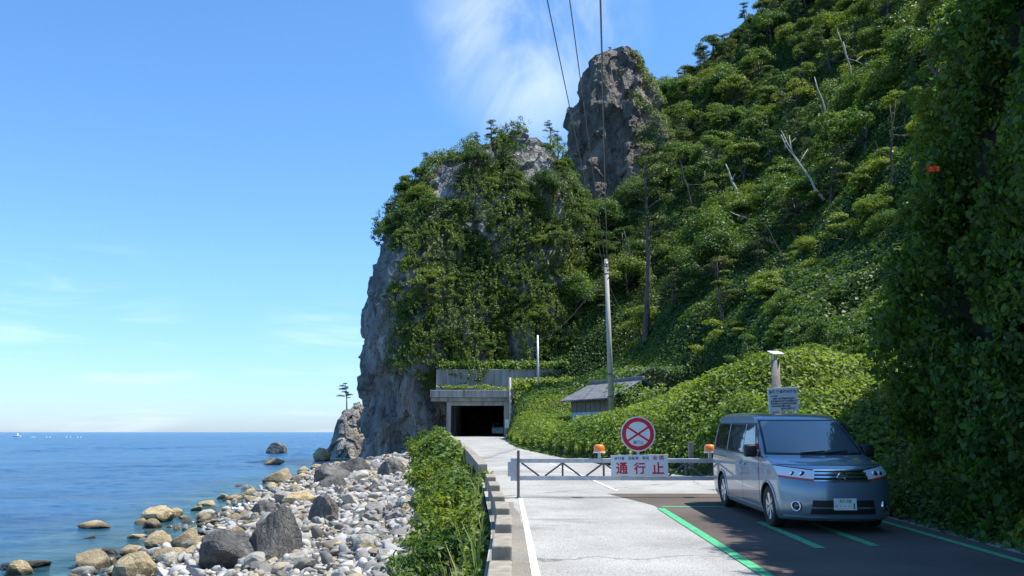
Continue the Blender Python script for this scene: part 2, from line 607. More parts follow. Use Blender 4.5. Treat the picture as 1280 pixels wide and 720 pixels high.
def watermat():
    m, nt, out = new_mat('watermat')
    g = N(nt, 'ShaderNodeNewGeometry')
    mp = N(nt, 'ShaderNodeMapping')
    mp.inputs['Scale'].default_value = (.8, 1.6, 1)
    mp.inputs['Rotation'].default_value = (0, 0, .25)
    nt.links.new(g.outputs['Position'], mp.inputs['Vector'])
    n1 = N(nt, 'ShaderNodeTexNoise')
    n1.inputs['Scale'].default_value = .9
    n1.inputs['Detail'].default_value = 7
    n1.inputs['Roughness'].default_value = .62
    nt.links.new(mp.outputs['Vector'], n1.inputs['Vector'])
    b = N(nt, 'ShaderNodeBump')
    b.inputs['Strength'].default_value = 1
    b.inputs['Distance'].default_value = .55
    nt.links.new(n1.outputs['Fac'], b.inputs['Height'])
    # depth colour: teal near the shore, deep blue outside, broad wind patches
    sx = N(nt, 'ShaderNodeSeparateXYZ')
    nt.links.new(g.outputs['Position'], sx.inputs[0])
    n2 = N(nt, 'ShaderNodeTexNoise')
    n2.inputs['Scale'].default_value = .05
    n2.inputs['Detail'].default_value = 5
    mp2 = N(nt, 'ShaderNodeMapping')
    mp2.inputs['Scale'].default_value = (.5, 1.8, 1)
    nt.links.new(g.outputs['Position'], mp2.inputs['Vector'])
    nt.links.new(mp2.outputs['Vector'], n2.inputs['Vector'])
    r = ramp(nt, [(.35, (.006, .05, .13)), (.6, (.012, .085, .2)), (.75, (.018, .11, .23))])
    nt.links.new(n2.outputs['Fac'], r.inputs['Fac'])
    p = N(nt, 'ShaderNodeBsdfPrincipled')
    p.inputs['Roughness'].default_value = .2
    p.inputs['IOR'].default_value = 1.33
    p.inputs['Specular IOR Level'].default_value = .28
    at_ = N(nt, 'ShaderNodeAttribute', attribute_name='depth')
    n3 = N(nt, 'ShaderNodeTexNoise')
    n3.inputs['Scale'].default_value = .45
    n3.inputs['Detail'].default_value = 6
    nt.links.new(g.outputs['Position'], n3.inputs['Vector'])
    bed = ramp(nt, [(.38, (.012, .045, .05)), (.55, (.03, .1, .12)), (.7, (.06, .13, .12))])
    nt.links.new(n3.outputs['Fac'], bed.inputs['Fac'])
    mr = N(nt, 'ShaderNodeMapRange', interpolation_type='SMOOTHSTEP')
    mr.inputs['From Min'].default_value = 0
    mr.inputs['From Max'].default_value = 7
    nt.links.new(at_.outputs['Fac'], mr.inputs['Value'])
    mw = N(nt, 'ShaderNodeMix', data_type='RGBA')
    nt.links.new(mr.outputs[0], mw.inputs[0])
    nt.links.new(bed.outputs['Color'], mw.inputs[6])
    nt.links.new(r.outputs['Color'], mw.inputs[7])
    nt.links.new(mw.outputs[2], p.inputs['Base Color'])
    nt.links.new(b.outputs['Normal'], p.inputs['Normal'])
    nt.links.new(p.outputs['BSDF'], out.inputs['Surface'])
    return m


M['water'] = watermat()

# ------------------------------------------------------------------ object helpers
def tag(o, label=None, cat=None, group=None, kind=None):
    if label: o['label'] = label
    if cat: o['category'] = cat
    if group: o['group'] = group
    if kind: o['kind'] = kind
    return o


def empty(name, loc=(0, 0, 0), rz=0.0):
    o = bpy.data.objects.new(name, None)
    o.location = loc
    o.rotation_euler = (0, 0, rz)
    o.empty_display_size = .2
    COL.objects.link(o)
    return o


def npmesh(name, V, polys, mat, parent=None, smooth=False, loc=None):
    """V (n,3); polys: an (m,k) int array, or a list of such arrays / index lists"""
    me = bpy.data.meshes.new(name)
    if isinstance(polys, np.ndarray):
        k = polys.shape[1]
        me.vertices.add(len(V))
        me.vertices.foreach_set('co', np.asarray(V, np.float32).ravel())
        me.loops.add(polys.size)
        me.loops.foreach_set('vertex_index', polys.astype(np.int32).ravel())
        me.polygons.add(len(polys))
        me.polygons.foreach_set('loop_start', np.arange(0, polys.size, k, dtype=np.int32))
        me.update(calc_edges=True)
    else:
        me.from_pydata([tuple(v) for v in V], [], [tuple(int(i) for i in p) for p in polys])
        me.update()
    if smooth:
        me.polygons.foreach_set('use_smooth', np.ones(len(me.polygons), bool))
    for m in (mat if isinstance(mat, (list, tuple)) else [mat]):
        me.materials.append(m)
    o = bpy.data.objects.new(name, me)
    COL.objects.link(o)
    if parent is not None: o.parent = parent
    if loc is not None: o.location = loc
    return o


class MB:
    def __init__(s):
        s.v, s.f = [], []

    def add(s, V, Fs):
        n = len(s.v)
        s.v += [tuple(map(float, p)) for p in V]
        s.f += [tuple(int(i) + n for i in f) for f in Fs]
        return s

    def box(s, x0, x1, y0, y1, z0, z1, bev=0.0):
        if bev:
            bm = bmesh.new()
            bmesh.ops.create_cube(bm, size=1)
            for v in bm.verts:
                v.co = Vector(((x0 + x1) / 2 + v.co.x * (x1 - x0), (y0 + y1) / 2 + v.co.y * (y1 - y0), (z0 + z1) / 2 + v.co.z * (z1 - z0)))
            bmesh.ops.bevel(bm, geom=bm.edges[:], offset=bev, segments=2, affect='EDGES', profile=.5)
            bm.verts.index_update()
            s.add([v.co for v in bm.verts], [[v.index for v in f.verts] for f in bm.faces])
            bm.free()
            return s
        V = [(x, y, z) for z in (z0, z1) for y in (y0, y1) for x in (x0, x1)]
        return s.add(V, [(0, 2, 3, 1), (4, 5, 7, 6), (0, 1, 5, 4), (2, 6, 7, 3), (0, 4, 6, 2), (1, 3, 7, 5)])

    def bar(s, a, b, w, h=None):
        """square bar from a to b"""
        a, b = Vector(a), Vector(b)
        d = (b - a).normalized()
        u = d.cross(Vector((0, 0, 1)))
        if u.length < 1e-3: u = Vector((1, 0, 0))
        u.normalize()
        v = u.cross(d)
        h = h or w
        V = []
        for p in (a, b):
            for i, j in ((-1, -1), (1, -1), (1, 1), (-1, 1)):
                V.append(p + u * (i * w / 2) + v * (j * h / 2))
        return s.add(V, [(3, 2, 1, 0), (4, 5, 6, 7), (0, 1, 5, 4), (1, 2, 6, 5), (2, 3, 7, 6), (3, 0, 4, 7)])

    def tube(s, pts, radii, n=8, cap=True):
        pts = [Vector(p) for p in pts]
        if not hasattr(radii, '__len__'): radii = [radii] * len(pts)
        V = []
        ref = Vector((.31, .17, .93))
        for i, p in enumerate(pts):
            d = (pts[min(i + 1, len(pts) - 1)] - pts[max(i - 1, 0)]).normalized()
            if abs(d.dot(ref)) > .97: ref = Vector((.9, .3, .1))
            u = d.cross(ref).normalized()
            v = d.cross(u)
            for k in range(n):
                a = 2 * math.pi * k / n
                V.append(p + (u * math.cos(a) + v * math.sin(a)) * radii[i])
        Fs = []
        for i in range(len(pts) - 1):
            for k in range(n):
                a, b = i * n + k, i * n + (k + 1) % n
                Fs.append((a, b, b + n, a + n))
        if cap:
            Fs.append(tuple(range(n - 1, -1, -1)))
            Fs.append(tuple(range((len(pts) - 1) * n, len(pts) * n)))
        return s.add(V, Fs)

    def lathe(s, prof, n=24, axis='z', c=(0, 0, 0)):
        """prof: (radius, height) list"""
        V = []
        for r, h in prof:
            for k in range(n):
                a = 2 * math.pi * k / n
                x, y = r * math.cos(a), r * math.sin(a)
                V.append({'z': (c[0] + x, c[1] + y, c[2] + h), 'y': (c[0] + x, c[1] + h, c[2] + y), 'x': (c[0] + h, c[1] + x, c[2] + y)}[axis])
        Fs = []
        for i in range(len(prof) - 1):
            for k in range(n):
                a, b = i * n + k, i * n + (k + 1) % n
                Fs.append((a, b, b + n, a + n))
        return s.add(V, Fs)

    def build(s, name, mat, parent=None, smooth=False, loc=None, auto=None):
        o = npmesh(name, s.v, s.f, mat, parent, smooth, loc)
        bm = bmesh.new()
        bm.from_mesh(o.data)
        bmesh.ops.recalc_face_normals(bm, faces=bm.faces[:])
        if auto:
            for e in bm.edges:
                if len(e.link_faces) == 2 and e.calc_face_angle(0) > auto: e.smooth = False
        bm.to_mesh(o.data)
        bm.free()
        return o


def text_mesh(txt, size, bold=0.0):
    cu = bpy.data.curves.new('lettering', 'FONT')
    cu.body = txt
    cu.size = size
    cu.align_x = 'CENTER'
    cu.align_y = 'CENTER'
    cu.offset = bold
    cu.resolution_u = 3
    o = bpy.data.objects.new('lettering_tmp', cu)
    COL.objects.link(o)
    dg = bpy.context.evaluated_depsgraph_get()
    me = o.evaluated_get(dg).to_mesh()
    V = [tuple(v.co) for v in me.vertices]
    Fs = [tuple(p.vertices) for p in me.polygons]
    o.evaluated_get(dg).to_mesh_clear()
    bpy.data.objects.remove(o)
    bpy.data.curves.remove(cu)
    return V, Fs


def add_text(mb, txt, size, cx, y, cz, bold=0.0, sx=1.0, fit=None):
    """lettering that faces -Y"""
    V, Fs = text_mesh(txt, size, bold)
    if not V: return
    A = np.array(V)
    lo, hi = A.min(0), A.max(0)
    A = A - (lo + hi) / 2
    if fit:
        A[:, 0] *= fit[0] / max(1e-6, hi[0] - lo[0])
        A[:, 1] *= fit[1] / max(1e-6, hi[1] - lo[1])
    mb.add([(cx + p[0] * sx, y, cz + p[1]) for p in A], Fs)


# ------------------------------------------------------------------ terrain
SEA = -2.0
_zr = pchip([-60, 0, 20, 40, 60, 90, 130], [-.6, 0, .374, .72, .98, 1.22, 1.3])
zr = lambda y: _zr(y)
xl = pchip([-60, 0, 12, 17, 21, 30, 50, 70, 88, 110], [0, 0, 0, -.2, -.42, -1.15, -3.0, -4.9, -6.6, -8.6])
xf = pchip([-60, 0, 18, 21, 25, 30, 36, 50, 65, 88, 110], [6.6, 6.6, 6.5, 6.1, 5.0, 3.5, 2.1, .3, -.3, -.6, -2.6])
toe = pchip([-60, 0, 16, 29, 57, 80, 95, 130], [-1.5, -1.5, -1.9, -3.3, -6.8, -9.8, -11.5, -16])
shore = pchip([-60, 0, 15, 22, 26, 35, 50, 66, 88, 100, 130], [-7, -7.5, -9.6, -11.2, -12.0, -13.2, -15.6, -17.6, -19.6, -21, -24])
gprof = pchip([0, .6, 1.5, 4, 8, 13, 18, 25, 35, 45, 55, 70, 110, 200], [0, .5, 1.0, 2.0, 3.8, 6.6, 10.6, 17.3, 27.5, 38, 48, 61, 88, 100])
gterr = pchip([0, .6, 1.5, 4, 9, 15, 20, 26, 33, 42, 55, 70, 110, 200], [0, .4, .85, 1.6, 2.5, 3.9, 7.0, 14, 24.5, 35.5, 48, 61, 88, 100])
kprof = pchip([60, 88, 93, 98, 105, 118, 128, 140, 150, 170, 240], [0, 0, 5.5, 11, 18, 26, 33, 45, 50, 51, 50])


def ground_z(x, y):
    x, y = np.broadcast_arrays(np.asarray(x, float), np.asarray(y, float))
    base = zr(y)
    u = x - xf(y)
    tb_ = sstep(46, 76, y)
    g = gprof(np.clip(u, 0, 200)) * tb_ + gterr(np.clip(u, 0, 200)) * (1 - tb_)
    # the bank is low just behind the car park and right rock covers the rest
    lo_ = -5 + 2.5 * sstep(112, 138, y)
    k = kprof(y) * sstep(0, 1, (x - lo_) / (16 + 4 * sstep(112, 138, y)))
    g = g * (1 - .85 * np.exp(-((x - 8) / 6.3) ** 4 - ((y - 51) / 12.5) ** 4)) * (1 - .4 * np.exp(-((x - 2) / 8) ** 4 - ((y - 83) / 8.5) ** 4))
    g = g * sstep(17.5, 23.5, y)
    hill = (np.clip(g, 0, None) ** 1.5 + k ** 1.5) ** (2 / 3)
    # left side
    xe = xl(y) - .35
    tw = np.clip(xe - toe(y), .8, None)
    tb = np.clip((xe - x) / tw, 0, 1)
    zb_top = -.95 + .25 * sstep(40, 90, y)
    bank = (base - .25) * (1 - tb) ** 1.6 + zb_top * (1 - (1 - tb) ** 1.6)
    sw = np.clip(toe(y) - shore(y), 1, None)
    sb = (toe(y) - x) / sw
    beach = np.where(sb < 1, zb_top + (SEA - .15 - zb_top) * np.clip(sb, 0, 1) ** .85, SEA - .15 - np.clip((sb - 1) * sw * .12, 0, 4))
    left = np.where(tb < 1, bank, beach)
    z = np.where(x > xe, base - .03 + hill, left)
    return z


def far_mask(P):
    x, y = P[:, 0], P[:, 1]
    u = x - xf(y)
    w = fbm(P * [1, 1, 0], 6, 2, 31) * 2.5
    return np.clip(np.maximum(sstep(62, 80, y), sstep(11, 15, u + w) * sstep(24, 30, y)), 0, 1)


def veg_mound(P):
    """the bumpy top of the plant cover, added to the ground (metres)"""
    x, y = P[:, 0], P[:, 1]
    u = x - xf(y)
    far = far_mask(P)
    on = sstep(0.0, 1.2, u) + sstep(91, 94, y) * sstep(-5, 3, x)
    on = np.clip(on, 0, 1)
    Q = P * np.array([1, 1, .8])
    near = (1.1 * mound(Q, 3.4, 3) + .5 * mound(Q, 1.3, 4)) * (.5 + .8 * sstep(-.3, .35, fbm(P * [1, 1, 0], 4.5, 2, 14)))
    fr = (2.9 * mound(Q, 5.4, 5) + 1.2 * mound(Q, 2.1, 6)) * (.75 + .5 * sstep(-.3, .3, fbm(P * [1, 1, 0], 8, 2, 9)))
    shed = 1 - .72 * np.exp(-((x - 7) / 6.5) ** 4 - ((y - 50) / 13) ** 4)
    on = on * sstep(18, 23, y)
    return on * (near * (1 - far) * shed + fr * far * (.3 + .7 * shed) * (1 - .68 * sstep(74, 80, y) * (1 - sstep(91, 93, y)) * (1 - sstep(9, 14, u))))


def axis_pts(segs):
    out = []
    for a, b, st in segs:
        out += list(np.arange(a, b - 1e-6, st))
    out.append(segs[-1][1])
    return np.array(out)


gx = axis_pts([(-60, -26, 2), (-26, -10, .8), (-10, 8, .35), (8, 30, .6), (30, 60, .8), (60, 200, 4)])
gy = axis_pts([(-60, 0, 3), (0, 60, .6), (60, 150, .7), (150, 260, 4)])
GX, GY = np.meshgrid(gx, gy)
GZ = ground_z(GX, GY)
GP = np.stack([GX.ravel(), GY.ravel(), GZ.ravel()], 1)
# tunnel trench: nothing of the sheet may stand inside the tunnel
mnd = veg_mound(GP)
GP[:, 2] += mnd * .8
bump_mask = sstep(0, 3, GP[:, 0] - xf(GP[:, 1]))
GP[:, 2] += bump_mask * (fbm(GP * [1, 1, 0], 9, 4, 2) * np.clip(GP[:, 2] * .09, 0, 2.6) + fbm(GP * [1, .6, 0], 20, 2, 12) * np.clip(GP[:, 2] * .16 - .8, 0, 4.2))
intun = (GP[:, 0] > -7.6) & (GP[:, 0] < .6) & (GP[:, 1] > 86) & (GP[:, 1] < 135)
GP[intun, 2] = zr(GP[intun, 1]) - .03
nx, ny = len(gx), len(gy)
ii = (np.arange(ny - 1)[:, None] * nx + np.arange(nx - 1)[None, :]).ravel()
GF = np.stack([ii, ii + 1, ii + nx + 1, ii + nx], 1)
ground = npmesh('ground', GP, GF, M['ground'], smooth=True)
tag(ground, 'the ground from seabed and shingle beach up to the wooded hillside', 'ground', kind='structure')


def hit(px, py, lift=0.0):
    d = ray(px, py)
    o = np.array([0, 0, H])
    t = np.arange(5, 260, .25)
    P = o + d * t[:, None]
    z = ground_z(P[:, 0], P[:, 1]) + veg_mound(P) * .8 + lift
    w = np.where(P[:, 2] < z)[0]
    return P[w[0]] if len(w) else None


# sea
def sea():
    """one sheet: a calm far plane, and real little waves on the water one can see near the shore"""
    xs = axis_pts([(-30000, -3000, 9000), (-3000, -600, 400), (-600, 0, 60), (0, 3000, 750), (3000, 30000, 9000)])
    ys = axis_pts([(-3000, -60, 980), (-60, 600, 60), (600, 6000, 900), (6000, 40000, 8500)])
    X, Y = np.meshgrid(xs, ys)
    V = np.stack([X.ravel(), Y.ravel(), np.full(X.size, SEA - .16)], 1)
    V[(V[:, 0] > -8) & (V[:, 1] < 262), 2] = SEA - 8
    n = len(xs)
    i = (np.arange(len(ys) - 1)[:, None] * n + np.arange(n - 1)[None, :]).ravel()
    F1 = np.stack([i, i + 1, i + n + 1, i + n], 1)
    yy = 9 * 1.0115 ** np.arange(400)
    tt = np.linspace(-.85, -.06, 420)
    T, Y = np.meshgrid(tt, yy)
    X = T * (Y + 4)
    P = np.stack([X.ravel(), Y.ravel(), np.zeros(X.size)], 1)
    ca, sa = math.cos(.45), math.sin(.45)
    Q = np.stack([P[:, 0] * ca + P[:, 1] * sa, -P[:, 0] * sa + P[:, 1] * ca, P[:, 2]], 1)
    h = (.11 * fbm(Q * [.55, 1, 1], 5.5, 2, 301) + .075 * (1 - 2 * np.abs(fbm(Q * [.6, 1, 1], 2.3, 3, 305))) + .035 * fbm(Q * [.7, 1, 1], .9, 2, 309))
    h *= .45 + .9 * sstep(-.4, .5, fbm(P * [1, .45, 1], 30, 3, 320))
    P[:, 2] = SEA + h * 1.5
    m = len(tt)
    i = (np.arange(len(yy) - 1)[:, None] * m + np.arange(m - 1)[None, :]).ravel()
    F2 = np.stack([i, i + 1, i + m + 1, i + m], 1) + len(V)
    o = npmesh('sea', np.concatenate([V, P]), np.concatenate([F1, F2]), M['water'], smooth=True)
    W = np.concatenate([V, P])
    at_ = o.data.attributes.new('depth', 'FLOAT', 'POINT')
    at_.data.foreach_set('value', np.clip(shore(np.clip(W[:, 1], -60, 130)) - W[:, 0], 0, 50).astype(np.float32))
    tag(o, 'open blue sea rippled by a light breeze', 'sea', kind='structure')


sea()


# ribbons on the road surface
def ribbon(name, ys, fa, fb, dz, mat, label=None, cat=None, nx_=6, kind='structure', zf=None):
    ys = np.asarray(ys, float)
    V = []
    for y in ys:
        a, b = fa(y), fb(y)
        for k in range(nx_ + 1):
            x = a + (b - a) * k / nx_
            V.append((x, y, float(zr(y)) + dz))
    n = nx_ + 1
    Fs = [(i * n + k, i * n + k + 1, (i + 1) * n + k + 1, (i + 1) * n + k) for i in range(len(ys) - 1) for k in range(nx_)]
    o = npmesh(name, V, np.array(Fs), mat, smooth=True)
    return tag(o, label, cat, kind=kind)


const = lambda c: (lambda y: c)
rr = lambda y: float(xf(y)) + .3
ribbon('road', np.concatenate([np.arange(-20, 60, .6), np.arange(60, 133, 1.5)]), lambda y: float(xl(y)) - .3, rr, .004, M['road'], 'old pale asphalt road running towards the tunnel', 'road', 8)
ribbon('gutter_road', np.arange(-6, 17.6, .4), lambda y: float(xl(y)) - .28, lambda y: float(xl(y)) + .22 + .02 * math.sin(y * 3), .008, M['gutter'], 'dirty worn strip of road between kerb blocks and white line', 'road edge', 2)
ribbon('parking_pavement', np.arange(-6, 19.01, .5), lambda y: 2.72 if y < 16.6 else 2.72 - (y - 16.6) * .26, const(6.35), .008, M['bay'], 'dark reddish asphalt of the roadside parking bay', 'pavement', 4)
ribbon('road_line_white', np.arange(-6, 18.2, .3), lambda y: .245 - .00035 * y * y, lambda y: .34 - .00040 * y * y, .012, M['linewhite'], 'white edge line beside the kerb blocks', 'road marking', 1)
ribbon('road_line_white', np.arange(19.6, 34, .3), lambda y: 2.36 - (y - 19.6) * .07 - .0016 * (y - 19.6) ** 2, lambda y: 2.44 - (y - 19.6) * .07 - .0016 * (y - 19.6) ** 2, .012, M['linewhite'], 'thin faded white line on the road behind the barrier', 'road marking', 1)
ribbon('road_line_green', np.arange(-6, 16.31, .4), const(2.68), const(2.82), .014, M['linegreen'], 'green border line between the pale road and the parking bay', 'road marking', 1)
ribbon('road_line_green', np.arange(-6, 16.31, .4), const(5.95), const(6.08), .014, M['linegreen'], 'green border line along the foot of the vine-covered rock', 'road marking', 1)
ribbon('road_line_green', [16.2, 16.32], const(2.825), const(5.945), .014, M['linegreen'], 'green cross line closing the parking bay behind the van', 'road marking', 1)
ribbon('road_line_green', np.arange(11.3, 14.01, .3), const(3.93), const(4.07), .014, M['linegreen'], 'short green line under the near front wheel of the van', 'road marking', 1)
ribbon('road_line_green', np.arange(11.5, 14.01, .3), const(4.72), const(4.86), .014, M['linegreen'], 'short green line under the middle of the van', 'road marking', 1)


# thin dark line across the road at the barrier
ribbon('road_dark_line', [18.28, 18.33], const(.1), const(2.3), .0125, M['gutter'], 'thin dark line across the road under the barrier', 'road joint', 2)

# ------------------------------------------------------------------ rock masses
def lump(name, levels, n_around=150, nz=90, amp=1.2, seed=0, mat=None, big=6, cut=None, topz=None, strata=.4):
    """levels: list of (z, [(x,y)...]) contours with the same point count"""
    zs = [l[0] for l in levels]
    K = len(levels[0][1])
    C = np.array([l[1] for l in levels], float)          # L,K,2
    fz = [[pchip(zs, C[:, k, c]) for c in (0, 1)] for k in range(K)]
    zz = np.linspace(zs[0], zs[-1], nz)
    R = np.zeros((nz, n_around, 3))
    tt = np.arange(n_around) / n_around * K
    for i, z in enumerate(zz):
        P = np.array([[float(fz[k][0](z)), float(fz[k][1](z))] for k in range(K)])
        k0 = np.floor(tt).astype(int)
        f = (tt - k0)[:, None]
        p0, p1, p2, p3 = P[(k0 - 1) % K], P[k0 % K], P[(k0 + 1) % K], P[(k0 + 2) % K]
        Q = .5 * (2 * p1 + (p2 - p0) * f + (2 * p0 - 5 * p1 + 4 * p2 - p3) * f ** 2 + (3 * p1 - p0 - 3 * p2 + p3) * f ** 3)
        R[i, :, :2] = Q
        R[i, :, 2] = z
    V = R.reshape(-1, 3)
    cen = R.mean(1)
    V = np.concatenate([V, [[cen[-1, 0], cen[-1, 1], zs[-1] + .3]]])
    i, k = np.meshgrid(np.arange(nz - 1), np.arange(n_around), indexing='ij')
    a = (i * n_around + k).ravel()
    b = (i * n_around + (k + 1) % n_around).ravel()
    Q = np.stack([a, b, b + n_around, a + n_around], 1)
    T = [((nz - 1) * n_around + k, (nz - 1) * n_around + (k + 1) % n_around, len(V) - 1) for k in range(n_around)]
    Fq = np.concatenate([Q, np.array([(t[0], t[1], t[2], t[2]) for t in T])])
    # normals, outwards
    cxy = np.concatenate([np.repeat(cen[:, None, :], n_around, 1).reshape(-1, 3), V[-1:]])
    out = V - cxy
    out[:, 2] = 0
    out /= np.linalg.norm(out, axis=1)[:, None] + 1e-6
    frac = np.clip((V[:, 2] - zs[0]) / (zs[-1] - zs[0]), 0, 1)
    out[:, 2] = frac ** 4
    out /= np.linalg.norm(out, axis=1)[:, None] + 1e-6
    S = V * np.array([1, 1, .55])
    rid = 1 - np.abs(fbm(S, big, 5, seed + 3)) * 2
    d = fbm(S, big * 1.3, 5, seed) * amp * 1.2 + rid * amp * .6 - amp * .5 + (mound(V * [1, 1, .7], 2.2, seed + 8) - .5) * amp * strata
    d = d + blocks(V * [1, 1, .6], 2.6, seed + 40) * amp * .55 + blocks(V * [1, 1, .5] + 5, 1.15, seed + 41) * amp * .28
    V = V + out * d[:, None]
    V[:, 2] += fbm(V, 3, 3, seed + 5) * .4
    if cut is not None:
        c = V[Fq].mean(1)
        Fq = Fq[~cut(c)]
    quads = Fq[Fq[:, 2] != Fq[:, 3]]
    tris = Fq[Fq[:, 2] == Fq[:, 3]]
    o = npmesh(name, V, [tuple(q) for q in quads] + [tuple(t[:3]) for t in tris], mat, smooth=False)
    return o, V, quads


HEAD = [
    (-4, [(-18.3, 108), (-17.4, 99), (-13, 94.6), (-5, 94.6), (4, 94.2), (12, 98), (12, 112), (0, 122), (-14, 120)]),
    (3, [(-17.6, 107.5), (-16.8, 98.7), (-12.6, 94.6), (-5, 94.6), (3.5, 94.4), (11, 98), (11, 112), (0, 121), (-13, 119)]),
    (9, [(-17.1, 107), (-16.2, 98.5), (-12.2, 94.9), (-5, 94.8), (3, 94.8), (10, 98), (10, 112), (0, 121), (-12.6, 118)]),
    (18, [(-16.9, 107), (-15.9, 99.5), (-12.2, 96.7), (-5, 97), (2.8, 97.5), (8.8, 101), (9, 112), (0, 120), (-12, 117)]),
    (26, [(-16.2, 107), (-15.4, 102), (-11.8, 99.7), (-5, 100), (2.4, 100.5), (7.3, 103), (7.6, 111), (0, 118), (-11, 115)]),
    (31, [(-13.6, 108), (-12.8, 104), (-9.8, 102.4), (-4.8, 102.2), (2, 102.2), (6.8, 104), (7, 110), (0, 116), (-9, 113)]),
    (35, [(-9.6, 107.5), (-9, 105.8), (-6.6, 104.6), (-3, 104.3), (2, 103.8), (5.8, 105.2), (6, 109.5), (.5, 113), (-5.5, 111)]),
    (38.4, [(-5.4, 107.2), (-5, 106.6), (-3.4, 106), (-1, 105.6), (2.2, 105.2), (4.6, 106), (4.8, 108.5), (1, 110.4), (-3, 109.2)]),
    (40.2, [(-2, 107.2), (-1.8, 107), (-1, 106.8), (.4, 106.6), (2, 106.6), (3.2, 107), (3.2, 107.8), (.8, 108.4), (-1, 108)]),
]
cut = lambda c: (c[:, 0] > -7.3) & (c[:, 0] < .9) & (c[:, 2] < 6.3) & (c[:, 1] < 112)
head_o, headV, headF = lump('headland_cliff', HEAD, 300, 170, 1.6, 4, M['cliff'], 6, cut)
tag(head_o, 'grey rock headland dropping sheer to the sea left of the tunnel', 'cliff', kind='structure')

TOWER = [
    (12, [(8.5, 126), (9.5, 119), (15, 116), (24, 117), (30, 124), (29, 134), (17, 137), (10, 134)]),
    (30, [(9.0, 126), (9.8, 120.3), (15, 118), (23, 118.8), (28.5, 125), (27.5, 133), (17, 135), (10.5, 132)]),
    (42, [(9.3, 126), (10.0, 121.3), (14.8, 119.6), (22, 120.4), (27, 125.5), (26, 132), (16.5, 134), (10.8, 131)]),
    (50, [(9.8, 126), (10.6, 122.6), (14.6, 121), (20.8, 121.6), (25, 125.6), (24, 131), (16.5, 132.6), (11.2, 129.6)]),
    (56, [(11.6, 126), (12.3, 123.8), (14.6, 122.7), (19, 123.2), (22.4, 125.6), (21.4, 129), (16.5, 130), (12.8, 128.2)]),
    (60.5, [(14, 125.8), (14.3, 125), (15.2, 124.4), (16.8, 124.6), (18.4, 125.6), (17.8, 126.6), (15.9, 127.2), (14.6, 126.8)]),
]
tow_o, towV, towF = lump('pinnacle_cliff', TOWER, 190, 130, 1.7, 21, M['cliffbrown'], 5)
tag(tow_o, 'bare brown rock pinnacle rising above the wooded hill', 'cliff', kind='structure')

FARROCK = [
    (-4, [(-28.2, 126), (-26, 120.5), (-22, 119), (-19, 126), (-22, 133), (-26, 132)]),
    (1, [(-26, 126), (-25, 122), (-22, 121), (-19, 126), (-22, 131), (-25, 130.5)]),
    (4, [(-25, 126), (-24.4, 123.5), (-22, 122.5), (-20, 126), (-22, 129.5), (-24.2, 129)]),
    (6.2, [(-23.8, 126), (-23.4, 125.2), (-22.5, 124.8), (-21.6, 126), (-22.4, 127.2), (-23.3, 127)]),
]
far_o, _, _ = lump('sea_stack_cliff', FARROCK, 110, 60, .75, 31, M['cliff'], 3.5)
tag(far_o, 'low pale crag at the sea end of the headland', 'cliff', kind='structure')

BANKR = [
    (-1, [(6.95, 2), (7.15, 10), (7.9, 15.0), (9.7, 18.6), (11.7, 21.2), (14.5, 24), (30, 24), (30, -6), (9, -6)]),
    (3, [(7.3, 2), (7.5, 10), (8.4, 15.0), (10.1, 18.4), (12.0, 20.9), (14.6, 23.6), (30, 24), (30, -6), (9.4, -6)]),
    (7, [(7.8, 2), (7.9, 10), (9.3, 14.8), (10.5, 17.8), (12.2, 20.1), (14.8, 22.6), (30, 23), (30, -5), (9.8, -5)]),
    (11, [(8.7, 2), (9.0, 10), (10.6, 14), (10.8, 16.8), (12.4, 18.8), (15.6, 21), (30, 22), (30, -4), (10.5, -4)]),
    (14.5, [(10.6, 3), (11, 9), (12.6, 13), (12.7, 15.2), (13.9, 17), (16.6, 19), (28, 20), (28, -3), (12, -2)]),
    (17, [(15, 5), (15, 9), (15.2, 12), (15.6, 13.6), (16.4, 14.6), (18, 15.6), (24, 15.6), (24, 3), (16, 3)]),
]
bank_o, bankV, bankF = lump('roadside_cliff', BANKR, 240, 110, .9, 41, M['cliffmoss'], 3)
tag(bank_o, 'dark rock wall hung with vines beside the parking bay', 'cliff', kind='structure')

# ------------------------------------------------------------------ leaves
def tri_area(V, Q):
    a, b, c, d = (V[Q[:, i]] for i in range(4))
    n = np.cross(c - a, d - b)
    A = np.linalg.norm(n, axis=1) / 2
    return A, n / (np.linalg.norm(n, axis=1)[:, None] + 1e-9)


def sample(V, Q, dens, rng, flip_to=None):
    """points on quads; dens(centre, normal) -> points per square metre"""
    A, nrm = tri_area(V, Q)
    c = V[Q].mean(1)
    if flip_to is not None:
        s = np.sign((nrm * (c - flip_to)).sum(1))
        s[s == 0] = 1
        nrm = nrm * s[:, None]
    lam = A * dens(c, nrm)
    cnt = rng.poisson(np.clip(lam, 0, 4000))
    idx = np.repeat(np.arange(len(Q)), cnt)
    u, v = rng.random(len(idx))[:, None], rng.random(len(idx))[:, None]
    a, b, cc, d = (V[Q[idx, i]] for i in range(4))
    P = a * (1 - u) * (1 - v) + b * u * (1 - v) + cc * u * v + d * (1 - u) * v
    return P, nrm[idx]


def unit(a):
    return a / (np.linalg.norm(a, axis=1)[:, None] + 1e-9)


